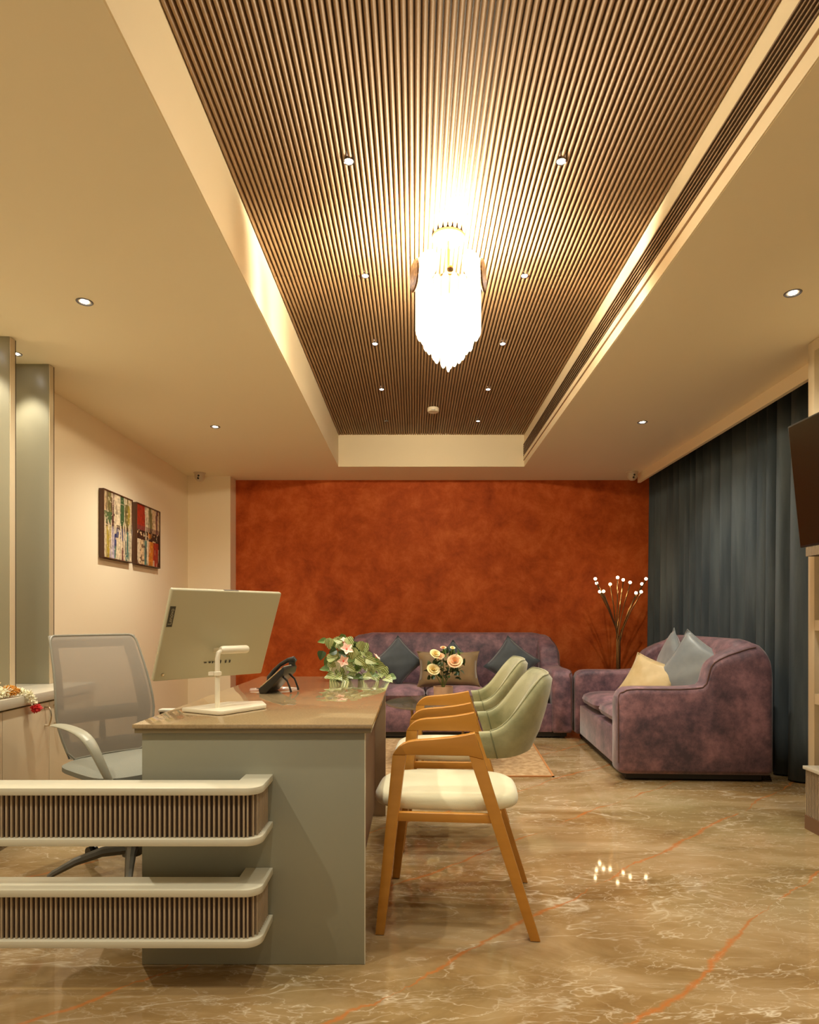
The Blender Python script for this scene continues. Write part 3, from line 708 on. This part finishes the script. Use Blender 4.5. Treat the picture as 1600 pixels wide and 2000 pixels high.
for k, (px_, py_, kind) in enumerate(LP):
    d = 3.44+rnd.uniform(-.11, .02); p = at(px_, py_, d)
    if p.z < .012: p.z = .012
    me = (lm, lm2, dl)[kind]
    low = p.z < .035
    phi = rnd.gauss(0, .9)+(p.x)*3.0; td = Vector((math.sin(phi), rnd.uniform(-.35, .1), -math.cos(phi))).normalized(); nz = Vector((rnd.uniform(-.35, .35), -1, rnd.uniform(.1, .8))).normalized()
    if low: td = Vector((rnd.uniform(-1, 1), -.55, -.05)).normalized(); nz = Vector((rnd.uniform(-.2, .2), -.75, .7)).normalized()
    xa = td.cross(nz).normalized(); nz = xa.cross(td).normalized(); k2 = rnd.uniform(.85, 1.15)
    o = inst(me, 'leaf', fp); base_ = p-td*.028*k2
    if low: base_.z = max(base_.z, .014)
    if base_.z+td.z*.06*k2 < .006: base_.z = .006-td.z*.06*k2
    o.matrix_local = Matrix(((xa.x, td.x, nz.x, base_.x), (xa.y, td.y, nz.y, base_.y), (xa.z, td.z, nz.z, base_.z), (0, 0, 0, 1))) @ Matrix.Scale(k2, 4)
    if k % 2 == 0: stem((0, 0, .085), tuple(p+Vector((0, 0, .012))), fp, .0016)
def hib(px_, py_, d, tilt, yaw, sc=1.0, par=fp, org=(-.41, 3.44, .7505)):
    p = F(px_, py_, d)-Vector(org)
    e = bpy.data.objects.new('flower', MB().ball((0, 0, 0), .006, 8).build('flower_c', M_pinkc).data)
    for o_ in [o for o in bpy.data.objects if o.name.startswith('flower_c')]: bpy.data.objects.remove(o_)
    COL.objects.link(e); e.parent = par; e.location = p; e.rotation_euler = (tilt, 0, yaw); e.scale = (sc,)*3
    for q in range(5):
        inst(petal, 'petal', e, (0, 0, 0), (R(14), 0, 2*PI*q/5+.3))
    return e
hib(677, 1268, 3.31, R(60), .4, 1.15); hib(671, 1291, 3.29, R(88), 0, 1.0); hib(735, 1284, 3.36, R(45), 1.4, .8); hib(673, 1251, 3.36, R(30), .2, .75)

def rose_mesh(name, m):
    mb = MB(); rnd_ = random.Random(5)
    for ring, (n, rr, h, open_) in enumerate(((3, .006, .020, .15), (4, .012, .022, .35), (5, .020, .020, .7), (6, .027, .016, 1.1))):
        for k in range(n):
            a0 = 2*PI*k/n+ring*.5; wd = PI/n*1.25
            mb.grid(5, 5, lambda i, j, a0=a0, wd=wd, rr=rr, h=h, op=open_: ((rr*(.35+.65*j/4)+op*.006*(j/4)**2)*math.cos(a0+wd*(i-2)/2), (rr*(.35+.65*j/4)+op*.006*(j/4)**2)*math.sin(a0+wd*(i-2)/2), h*(j/4)*(1-.12*abs(i-2)**2/4)-open_*.006*(j/4)**3))
    o = mb.build(name, m); me = o.data; bpy.data.objects.remove(o); return me
rpeach, ryel = rose_mesh('rose', M_peach), rose_mesh('rose', M_yellow)
ROSE0 = Vector((.215, 4.80, .4525))
rp = thing('potted_rose', 'cream and peach roses in a round beige pot on the glass coffee table', 'plant', tuple(ROSE0))
MB().lathe([(.060, 0), (.070, .004), (.074, .118), (.068, .118), (.065, .10), (.001, .10)], 28).build('pot', M_pot, rp)
for (px_, py_, me, sc, tl, yw) in ((850, 1279, ryel, 1.35, 45, .5), (860, 1283, rpeach, 1.0, 40, -.2), (889, 1293, rpeach, 1.75, 55, -.1), (846, 1309, ryel, 1.5, 50, .3), (866, 1266, rpeach, .7, 20, 0), (884, 1266, ryel, .6, 30, .2)):
    p = F(px_, py_, 4.72)-ROSE0; inst(me, 'rose', rp, tuple(p), (R(tl), 0, yw), (sc,)*3); stem((0, 0, .09), tuple(p+Vector((0, .012, -.004))), rp, .003, M_stem, .01)
rl = leaf_mesh('leaf', .05, .018, M_darkleaf, .3); rl2 = leaf_mesh('leaf', .05, .018, M_midleaf, .3); rnd = random.Random(21)
for k in range(80):
    py_ = rnd.uniform(1275, 1330); w2 = 30 if py_ > 1295 else 20
    px_ = 868+rnd.uniform(-w2, w2+8); p = F(px_, py_, 4.80+rnd.uniform(-.06, .08))-ROSE0
    inst(rl2 if (py_ < 1292 and k % 2) else rl, 'leaf', rp, tuple(p), (rnd.uniform(-.6, 2.6), rnd.uniform(-.6, .6), rnd.uniform(0, 6.28)), (rnd.uniform(.8, 1.2),)*3)

# ================================================================ COFFEE TABLE + RUG
ct = thing('coffee_table', 'round tinted glass coffee table on thin brass legs in front of the far sofa', 'table', (.215, 4.80, 0))
MB().lathe([(.001, .440), (.43, .440), (.435, .444), (.435, .448), (.43, .452), (.001, .452)], 64).build('glass_top', M_glasst, ct)
MB().lathe([(.30, .425), (.31, .425), (.31, .439), (.30, .439), (.30, .425)], 48, caps=False).build('support_ring', M_brass, ct)
for k in range(4):
    a = PI/4+PI/2*k+.15
    MB().tube([(.30*math.cos(a), .30*math.sin(a), .43), (.26*math.cos(a), .26*math.sin(a), .009)], [.012, .009], 10).build('leg', M_brass, ct)
rg = thing('area_rug', 'tan textured area rug with a rust border under the coffee table', 'rug', (0, 0, 0))
MB().prism([(-.95, 4.365), (.935, 4.365), (1.02, 5.70), (-.95, 5.70)], .0005, .008, 'z').build('pile', M_rug, rg)
MB().prism([(-.965, 4.350), (.95, 4.350), (.95, 4.365), (-.965, 4.365)], .0005, .009, 'z').prism([(.935, 4.350), (.95, 4.350), (1.035, 5.70), (1.02, 5.70)], .0005, .0088, 'z').build('border', M_rugedge, rg)

# ================================================================ SOFAS
PROF = [(0, .10), (0, .54), (.015, .585), (.05, .612), (.10, .620), (.30, .618), (.46, .620), (.55, .632), (.585, .66), (.592, .72), (.605, .775), (.65, .815), (.74, .865), (.84, .905), (.90, .918), (.95, .895), (.985, .84), (1.0, .74), (1.0, .10)]
def ztop(u):
    pr = [(0.0, .55), (.02, .59), (.05, .612), (.10, .620), (.46, .620), (.55, .634), (.58, .665), (.592, .73), (.61, .785), (.65, .818), (.74, .868), (.84, .906), (.90, .918), (.95, .90), (.985, .85), (1.0, .78)]
    for i in range(len(pr)-1):
        if u <= pr[i+1][0]: f = (u-pr[i][0])/(pr[i+1][0]-pr[i][0]); return pr[i][1]*(1-f)+pr[i+1][1]*f
    return pr[-1][1]
def sofa(W, Dp, label, loc, rz, ncush, name='sofa'):
    t = thing(name, label, 'sofa', loc, rz)
    hw = W/2; AT = .19
    # local: x width, y front(-) .. back(+); u = y/Dp
    U = [0, .008, .02, .035, .055, .085, .13, .2, .3, .4, .5, .55, .575, .588, .596, .606, .625, .66, .72, .79, .85, .90, .94, .965, .985, .995, 1.0]
    for sx in (-1, 1):
        rings = []
        for u in U:
            zt_ = ztop(u); e = 0.0
            if u < .055: e = .035*(1-math.sqrt(max(0, 1-(1-u/.055)**2)))
            if u > .965: e = .035*(1-math.sqrt(max(0, 1-((u-.965)/.035)**2)))
            ro = .045+.075*min(max((u-.6)/.2, 0), 1); ri = .045
            pts = []
            o_, i_ = hw-e, hw-AT+e*.6
            pts += [(o_-.02, .05+e*.5), (o_, .08)]
            for k in range(6):
                a = PI/2*k/5; pts.append((o_-ro+ro*math.cos(a), zt_-ro+ro*math.sin(a)))
            for k in range(6):
                a = PI/2+PI/2*k/5; pts.append((i_+ri+ri*math.cos(a), zt_-ri+ri*math.sin(a)))
            pts += [(i_, .08), (i_+.02, .05+e*.5)]
            rings.append([(sx*p[0], u*Dp-Dp/2, p[1]) for p in pts])
        mb = MB(); n = len(rings[0])
        mb.grid(len(U), n, lambda i, j: rings[i][j], closed_v=True); mb.f.append(tuple(range(n))); mb.f.append(tuple((len(U)-1)*n+k for k in range(n)))
        mb.build('arm', M_sofa, t, auto=70)
        path = []
        for u in [0.012, .02, .035, .055, .085, .13, .2, .3, .4, .5, .55, .575, .588, .596, .606, .625, .66, .72, .79, .85, .90]:
            ro = .045+.075*min(max((u-.6)/.2, 0), 1); path.append((sx*(hw-ro*.32-(.02 if u < .03 else 0)), u*Dp-Dp/2-.002, ztop(u)-ro*.28+.003))
        path = [(sx*(hw-.022), -Dp/2+.004, .12), (sx*(hw-.022), -Dp/2+.003, .5)]+path
        MB().tube(path, .005, 6).build('piping', M_pipe, t)
    # back : loft across width
    nb_ = 25; sec = [(.70, .30), (.71, .55), (.735, .76), (.765, .86), (.80, .915), (.84, .935), (.885, .938), (.93, .922), (.965, .88), (.985, .80), (.992, .55), (.992, .10), (.80, .10)]
    xs = [-hw+.06+(W-.12)*i/(nb_-1) for i in range(nb_)]
    def bf(i, j):
        x = xs[i]; e = max(0, (abs(x)-(hw-.24))/.18); k = 1-math.sqrt(max(0, 1-min(e, 1)**2)); u, z = sec[j]
        if z > .5: z -= .10*k*((z-.5)/.44)
        if u < .8: u = u+.012*k
        return (x, u*Dp-Dp/2, z)
    mb = MB(); mb.grid(nb_, len(sec), bf, closed_v=True); m_ = len(sec); mb.f.append(tuple(range(m_))); mb.f.append(tuple((nb_-1)*m_+k for k in range(m_)))
    mb.build('backrest', M_sofa, t, auto=70)
    bw = hw-AT+.01
    MB().box(-bw, bw, -Dp/2+.035, Dp*.30, .055, .31).build('seat_base', M_sofa, t, bevel=.012)
    cw = 2*(hw-AT)/ncush
    for k in range(ncush):
        xc = -(hw-AT)+cw*(k+.5)
        MB().sbox((0, 0, 0), (cw/2-.003, Dp*.345, .078), 7, 20, 2.6).build('seat_cushion', M_sofa, t, loc=(xc, -Dp/2+.03+Dp*.345, .385))
    MB().box(-hw+.05, hw-.05, -Dp/2+.06, Dp/2-.06, .012, .056).build('plinth', M_dark, t)
    for sx in (-1, 1):
        for sy in (-1, 1): MB().lathe([(.028, 0), (.034, .052)], 14).build('foot', M_dark, t, loc=(sx*(hw-.09), sy*(Dp/2-.09), 0))
    return t
sofa(2.08, .95, 'three-seat plum velvet sofa against the orange wall', (.385, 6.20, 0), 0, 3)
sofa(1.64, 1.0, 'two-seat plum velvet sofa in front of the blue curtain', (1.895, 5.02, 0), R(-90-3.2), 2, 'loveseat')

def pillow(name, label, loc, w, h, th_, rot, m, group='scatter cushions on the sofas', seed=0):
    rnd_ = random.Random(seed); n = 15
    def side(sg):
        def fn(i, j):
            a, b = -1+2*i/(n-1), -1+2*j/(n-1); k = (max(0, (1-a*a))*max(0, (1-b*b)))**.38
            px_ = a*w/2*(1-.10*(1-b*b)**1*abs(a)**3+.02*abs(b)**6); pz_ = b*h/2*(1-.10*(1-a*a)*abs(b)**3)
            z = sg*th_/2*k*(1+.06*math.sin(a*9+seed)*math.cos(b*7+seed*2)+.10*math.sin(5*(a+b)+seed)*abs(a*b))
            return (px_, z, pz_)
        return fn
    t = thing(name, label, 'cushion', loc, 0, group); t.rotation_euler = rot
    o = MB().grid(n, n, side(1)).grid(n, n, side(-1)).build('cover', m, t, auto=80)
    f = side(0); path = [f(i, 0) for i in range(n)]+[f(n-1, j) for j in range(1, n)]+[f(i, n-1) for i in range(n-2, -1, -1)]+[f(0, j) for j in range(n-2, 0, -1)]
    path.append(path[0]); MB().tube(path, .004, 5).build('piping', m, t)
    return t
pillow('scatter_cushion', 'dark blue velvet cushion standing on its corner at the left of the far sofa', F(778, 1292, 6.08), .35, .35, .12, (R(-12), R(45), 0), M_bluepillow, seed=1)
pillow('scatter_cushion', 'tan velvet cushion behind the potted roses on the far sofa', F(876, 1307, 6.00), .58, .34, .13, (R(-14), 0, 0), M_tan, seed=2)
pillow('scatter_cushion', 'small dark blue cushion tip just behind the tan cushion', F(886, 1297, 6.17), .33, .33, .10, (R(-12), R(45), 0), M_bluepillow, seed=3)
pillow('scatter_cushion', 'dark blue velvet cushion at the right end of the far sofa, behind the chairs', F(1000, 1296, 6.08), .38, .38, .12, (R(-12), R(38), R(-8)), M_bluepillow, seed=4)
pillow('scatter_cushion', 'pale grey-blue satin cushion at the back of the loveseat, the farther one', (2.08, 5.22, .70), .44, .44, .13, (R(-14), R(33), R(-90-8)), M_greypillow, seed=5)
pillow('scatter_cushion', 'grey-blue satin cushion against the near arm of the loveseat', (2.03, 4.66, .69), .46, .46, .14, (R(-16), R(30), R(-58)), M_greypillow, seed=6)
pillow('scatter_cushion', 'cream-gold satin cushion lying in front on the loveseat', (1.79, 4.86, .60), .42, .36, .13, (R(-28), R(16), R(-52)), M_gold, seed=7)

# ================================================================ CURTAIN
ct_ = thing('curtain', 'floor-length slate blue pleated curtain across the right wall', 'curtain', (0, 0, 0))
def cw_fn(i, j, n=640, m=9):
    y = 3.47+(6.77-3.47)*i/(n-1); s_ = j/(m-1); z = .012+(2.635-.012)*s_
    ph_ = y*2*PI/.152+2.0*math.sin(y*2.1)+1.4*math.sin(y*5.3+1)+.7*math.sin(y*9.7)
    amp = .060+.012*math.sin(y*3.7)+.008*math.sin(y*8.3+2)
    lean = .03*(1-s_)*math.sin(y*1.7+1)
    x = 2.54+amp*(math.sin(ph_+lean*4)+.20*math.sin(2*ph_+.6+y))*(1-.25*s_) - .012*(1-s_)
    return (x, y+lean*.4, z)
MB().grid(640, 9, cw_fn).build('drape', M_curtain, ct_, solid=.003, auto=180)
MB().box(2.50, 2.53, 3.47, 6.77, 2.636, 2.649).build('track', M_ring, ct_)

# ================================================================ FLOOR LAMP
lp = thing('floor_lamp', 'brass branching floor lamp with many small lit globes in the corner between the sofas', 'lamp', (F(1208, 1300, 6.3).x, 6.3, 0))
L0 = Vector((F(1208, 1300, 6.3).x, 6.3, 0))
MB().lathe([(.001, 0), (.12, 0), (.12, .015), (.02, .025), (.001, .026)], 28).build('base', M_brass, lp)
bulbs = [(1163, 1130.5, 0), (1165.5, 1139, .09), (1171.5, 1155.5, .05), (1179, 1155, -.10), (1192, 1141, .10), (1206.5, 1128, -.10), (1217.5, 1132.5, .12), (1231, 1137.5, -.08), (1262, 1130.5, .02), (1254, 1140.5, .11), (1242.5, 1158, .05), (1252.5, 1156, -.11)]
gb = MB().ball((0, 0, 0), .0145, 14).build('bulb', M_bulb); gme = gb.data; bpy.data.objects.remove(gb)
for k, (px_, py_, dy) in enumerate(bulbs):
    e = F(px_, py_, 6.3+dy)-L0; a = 2*PI*k/12; s0 = Vector((.016*math.cos(a), .016*math.sin(a), .02))
    s1 = Vector((.016*math.cos(a), .016*math.sin(a), .85)); s2 = s1+Vector((e.x*.14, e.y*.14, .13)); s3 = s1.lerp(e, .62)+Vector((-e.x*.10, -e.y*.10, 0))
    st_ = MB().tube([s0, s1, s2, s3, e-Vector((0, 0, .012))], .0055, 7).build('branch', M_brass, lp)
    inst(gme, 'bulb', lp, tuple(e))

# ================================================================ GUEST ARMCHAIRS
def armchair(label):
    t = thing('armchair', label, 'chair', (0, 0, 0), 0, 'armchairs at the reception desk')
    for sv in (-1, 1):
        v0, v1 = (.222, .255) if sv > 0 else (-.255, -.222)
        MB().prism([(-.278, 0), (-.248, 0), (-.174, .611), (-.219, .611)], v0, v1, 'y').build('leg', M_oak, t, bevel=.0015)
        MB().prism([(.244, 0), (.277, 0), (.0895, .6008), (.0405, .6118)], v0, v1, 'y').build('leg', M_oak, t, bevel=.0015)
        arm = [(-.219, .6115), (-.174, .6115), (-.165, .6122), (.040, .6125), (.0895, .601), (.060, .690), (.03, .683), (-.02, .674), (-.08, .667), (-.14, .662), (-.165, .6575), (-.185, .649), (-.201, .636), (-.212, .6225)]
        MB().prism(arm, v0, v1, 'y').build('armrest', M_oak, t, bevel=.003, bseg=3)
        MB().box(-.215, .145, v0+.006 if sv > 0 else v0+.005, v1-.006, .386, .416).build('side_rail', M_oak, t, bevel=.003)
        for q in (-.263, .2605): MB().lathe([(.011, .0), (.011, .003)], 10).build('glide', M_black, t, loc=(q, (v0+v1)/2, -.002))
    MB().box(-.225, -.20, -.221, .221, .386, .414).build('front_rail', M_oak, t, bevel=.003)
    MB().box(.125, .15, -.221, .221, .386, .414).build('rear_rail', M_oak, t, bevel=.003)
    # seat: super-elliptic plan, domed top
    n, m = 64, 9
    prof = [(.93, .416), (.985, .4165), (1.0, .424), (.997, .437), (.97, .452), (.91, .461), (.75, .467), (.45, .470), (.02, .471)]
    def sf(i, j):
        a = 2*PI*i/n; sg = lambda x, p: math.copysign(abs(x)**p, x); k, z = prof[j]
        return (-.044+.262*k*sg(math.cos(a), .68), .219*k*sg(math.sin(a), .55)*(1.0+.12*(abs(math.cos(a)) < .86)*0), z)
    mb = MB(); mb.grid(n, m, sf, closed_u=True); mb.f.append(tuple(i*m for i in range(n))); mb.f.append(tuple(i*m+m-1 for i in range(n)))
    mb.build('seat', M_seat, t, auto=60)
    # backrest shell
    NSg = 49
    def plan(s_):   # s in -1..1 ; returns u,v
        a = s_*PI/2; c = math.cos(a); sn = math.sin(a)
        return (.072+.212*abs(c)**.62, .238*math.copysign(abs(sn)**.70, sn))
    sec = []
    def bk(i, j):
        s_ = -1+2*i/(NSg-1); u, v = plan(s_); u2, v2 = plan(min(s_+.02, 1)); u1, v1 = plan(max(s_-.02, -1))
        tx_, ty_ = u2-u1, v2-v1; L_ = math.hypot(tx_, ty_) or 1; nx, ny = ty_/L_, -tx_/L_   # outward
        if nx < 0 and abs(s_) < .9: nx, ny = -nx, -ny
        if abs(s_) >= .9: nx, ny = (0.0, math.copysign(1, v))
        k = 1-abs(s_); r = min(k/.62, 1); r = r*r*(3-2*r)
        zt_ = .693+.186*r; zb_ = .604+.008*r
        rake = .055*r
        loop = [(0, 0), (.25, .014), (.5, .018), (.75, .018), (.93, .014), (1, -.006), (.93, -.028), (.75, -.032), (.5, -.030), (.25, -.026), (.04, -.020)]
        h, o_ = loop[j]; z = zb_+(zt_-zb_)*h
        endshift = .028*(1-h)*max(0, (abs(s_)-.75)/.25)
        off = o_+.004+rake*(h-.35)*1.2 if True else 0
        return (u+nx*off+endshift*1.0, v+ny*off*(1 if abs(s_) < .75 else .8), z)
    mb = MB(); mb.grid(NSg, 11, bk, closed_v=True); mb.f.append(tuple(range(11))); mb.f.append(tuple((NSg-1)*11+k for k in range(11)))
    mb.build('backrest', M_sage, t, auto=75)
    for e in (0, NSg-1):
        i = 1 if e == 0 else NSg-2
        MB().tube([bk(i, j) for j in range(11)]+[bk(i, 0)], .0022, 5).build('seam', M_seam, t)
    # piping along inner top rim
    MB().tube([bk(i, 5) for i in range(1, NSg-1)], .003, 6).build('rim_piping', M_sage, t)
    return t
A1 = armchair('nearest sage green armchair with oak frame, beside the reception desk')
A1.location = (.165, 2.405, .002); A1.rotation_euler = (0, 0, R(-5))
A2 = dup(A1); A2.location = (.213, 3.18, .002); A2.rotation_euler = (0, 0, R(-3.5)); A2['label'] = 'second sage green armchair with oak frame, behind the nearest one'

# ================================================================ OFFICE CHAIR
fdir = math.atan2(-.62, .78)
oc = thing('office_chair', 'grey mesh-back office chair behind the reception desk', 'chair', (-1.20, 2.72, 0), fdir)
# local: +x forward, +y left ; z up
MB().sbox((0, 0, 0), (.235, .235, .035), 4, 18, 2.6).build('seat', M_greyseat, oc, loc=(0, 0, .455))
MB().box(-.12, .12, -.12, .12, .395, .425).build('seat_mechanism', M_basegrey, oc, bevel=.01)
MB().lathe([(.028, .10), (.028, .22), (.016, .225), (.016, .40)], 16).build('gas_lift', M_basegrey, oc)
MB().lathe([(.001, .075), (.04, .075), (.04, .12), (.001, .125)], 18).build('hub', M_basegrey, oc)
for k in range(5):
    a = R(-141)-fdir+2*PI*k/5; dx, dy = math.cos(a), math.sin(a)
    path = [(dx*.03, dy*.03, .105), (dx*.12, dy*.12, .112), (dx*.22, dy*.22, .095), (dx*.30, dy*.30, .066), (dx*.315, dy*.315, .056)]
    lg = MB().tube(path, [.024, .021, .017, .013, .010], 8).build('base_leg', M_basegrey, oc)
    cx_, cy_ = dx*.305, dy*.305
    cs = MB().tube([(cx_-dy*.018, cy_+dx*.018, .026), (cx_-dy*.006, cy_+dx*.006, .026)], .025, 14).tube([(cx_+dy*.006, cy_-dx*.006, .026), (cx_+dy*.018, cy_-dx*.018, .026)], .025, 14).tube([(cx_, cy_, .030), (cx_, cy_, .062)], .007, 8).build('castor', M_black, lg)
def bp(a, b, off=0):   # back surface: a in -1..1 across, b 0..1 up
    wd = .163+.055*math.sin(min(b/.4, 1)*PI/2)-(.026*max(0, b-.4)/.6)
    z = .475+.525*b
    x = -.205-.085*b-.055*b*b+.035*math.sin(b*PI)*1.0-.030*(1-a*a)*1.0+off
    return (x, a*wd, z)
MB().grid(13, 15, lambda i, j: bp(-1+2*i/12, j/14)).build('mesh_back', M_mesh, oc, auto=180)
loop = []
def rr(t_):   # rounded rectangle param
    pts = []; return pts
N_ = 10
for k in range(N_): loop.append((-1, .06+.88*k/(N_-1)))
for k in range(1, 4): a = PI/2*k/4; loop.append((-1+.12*(1-math.cos(a)), .94+.06*math.sin(a)))
for k in range(N_): loop.append((-.88+1.76*k/(N_-1), 1.0))
for k in range(1, 4): a = PI/2*k/4; loop.append((.88+.12*math.sin(a), 1-.06*(1-math.cos(a))))
for k in range(N_): loop.append((1, .94-.88*k/(N_-1)))
for k in range(1, 4): a = PI/2*k/4; loop.append((1-.12*(1-math.cos(a)), .06-.06*math.sin(a)))
for k in range(N_): loop.append((.88-1.76*k/(N_-1), 0))
path = [bp(a, b, -.003) for a, b in loop]; path.append(path[0])
MB().tube(path, .0055, 8).build('back_frame', M_chairframe, oc)
# wide inner frame behind the mesh
mbw = MB()
def strip(p0, p1): mbw.grid(len(p0), 2, lambda i, j: (p0, p1)[j][i])
off = -.022
strip([bp(.72+.0*k, k/10, off) for k in range(11)], [bp(.97, k/10, off) for k in range(11)])
strip([bp(-.97, k/10, off) for k in range(11)], [bp(-.80, k/10, off) for k in range(11)])
strip([bp(-.97+1.94*k/10, .0, off) for k in range(11)], [bp(-.97+1.94*k/10, .13, off) for k in range(11)])
strip([bp(-.97+1.94*k/10, .90, off) for k in range(11)], [bp(-.97+1.94*k/10, .99, off) for k in range(11)])
mbw.build('inner_frame', M_chairframe, oc, solid=.008)
mbw = MB(); strip([bp(-.97+1.94*k/10, .28, off) for k in range(11)], [bp(-.97+1.94*k/10, .40, off) for k in range(11)])
mbw.build('lumbar_bar', M_greyplastic, oc, solid=.008)
MB().tube([(-.10, 0, .40), (-.22, 0, .41), (-.262, 0, .47), (-.268, 0, .62)], [.02, .022, .02, .012], 8).build('back_support', M_basegrey, oc)
for sy in (-1, 1):
    path = [(-.10, sy*.275, .650), (-.03, sy*.275, .655), (.06, sy*.275, .653), (.14, sy*.274, .645), (.20, sy*.270, .622), (.228, sy*.258, .575), (.245, sy*.232, .50), (.250, sy*.205, .435), (.20, sy*.17, .412), (.08, sy*.12, .41)]
    ws = [.026, .028, .028, .026, .024, .020, .016, .014, .013, .013]; hs = [.006, .008, .008, .009, .012, .012, .010, .010, .008, .008]
    mb = MB(); P_ = [Vector(p) for p in path]; n = 10
    def af(i, j):
        t_ = (P_[min(i+1, len(P_)-1)]-P_[max(i-1, 0)]).normalized(); s_ = Vector((0, 1, 0)); s_ = (s_-t_*s_.dot(t_)).normalized(); b_ = t_.cross(s_); a = 2*PI*j/n
        return P_[i]+s_*ws[i]*math.cos(a)+b_*hs[i]*math.sin(a)
    mb.grid(len(P_), n, af, closed_v=True); mb.f.append(tuple(range(n))); mb.f.append(tuple((len(P_)-1)*n+k for k in range(n)))
    mb.build('armrest', M_greyplastic, oc, sub=1)

# ================================================================ RIGHT: wall unit, console, tv
un = thing('shelf_unit', 'tall cream open shelving at the right frame edge', 'shelves', (XR0, 0, 0))
Y0, Y1 = 1.3, 3.43; dp = .34
MB().box(0, dp, Y1-.052, Y1, 0, ZC-.002).build('side_board', M_cab, un, bevel=.001)
MB().box(0, dp, Y0, Y0+.05, 0, ZC-.002).build('side_board', M_cab, un)
MB().box(.001, dp, Y0+.05, Y1-.052, 2.49, ZC-.002).build('top_board', M_cab, un)
MB().box(dp-.02, dp, Y0+.05, Y1-.052, 0, 2.49).build('back_board', mat('niche_back', (0.42, 0.33, 0.15, 1), .5), un)
for z in (.20, .626, 1.014, 1.42, 1.95):
    MB().box(.002, dp-.021, Y0+.05, Y1-.052, z, z+.055).build('shelf', M_cab, un)
struct('wall_right', MB().box(XR0+dp, 2.75, YF, 3.43, 0, 3.0).box(XR0, XR0+dp, YF, Y0, 0, ZC), M_wall)
co = thing('fluted_console', 'low fluted console with a cream top and brown plinth beneath the television', 'console', (2.0, 0, 0))
c0, c1 = 1.5, 3.29
MB().box(.012, .105, c0, c1-.004, .072, .305).build('body', M_raildark, co)
MB().box(-.004, .108, c0, c1+.002, .3055, .322).build('top_board', M_cabtop, co, bevel=.001)
MB().box(.004, .105, c0, c1-.002, 0, .0715).build('plinth', M_brownpanel, co)
mb = MB(); y = c1-.008
while y > c0+.01: mb.box(.008, .0125, y-.0026, y+.0026, .0725, .305); y -= .0125
for k in range(7): mb.box(.016+.0125*k, .0212+.0125*k, c1-.005, c1-.0005, .0725, .305)
tag(mb.build('fluting', M_railslat, co), kind='stuff')
fl = thing('fluted_wall_panel', 'fluted brown panel strip just under the television', 'panel', (2.0, 0, 0))
MB().box(.012, .105, c0, c1-.004, 1.396, 1.90).build('board', M_raildark, fl)
mb = MB(); y = c1-.008
while y > c0+.01: mb.box(.008, .0125, y-.0026, y+.0026, 1.396, 1.90); y -= .0125
for k in range(7): mb.box(.016+.0125*k, .0212+.0125*k, c1-.005, c1-.0005, 1.396, 1.90)
tag(mb.build('fluting', M_railslat, fl), kind='stuff')
tv = thing('television', 'large dark flat television on the right wall, cut by the frame edge', 'television', (1.86, 2.58, 1.71))
tv.rotation_euler = (0, R(-6), R(2))
MB().box(-.018, .018, -.52, .50, -.293, .293).build('housing', M_black, tv, bevel=.004)
MB().box(-.0195, -.0182, -.512, .492, -.283, .285).build('screen', M_tv, tv)
MB().box(.018, .12, -.15, .15, -.10, .10).build('wall_bracket', M_black, tv)
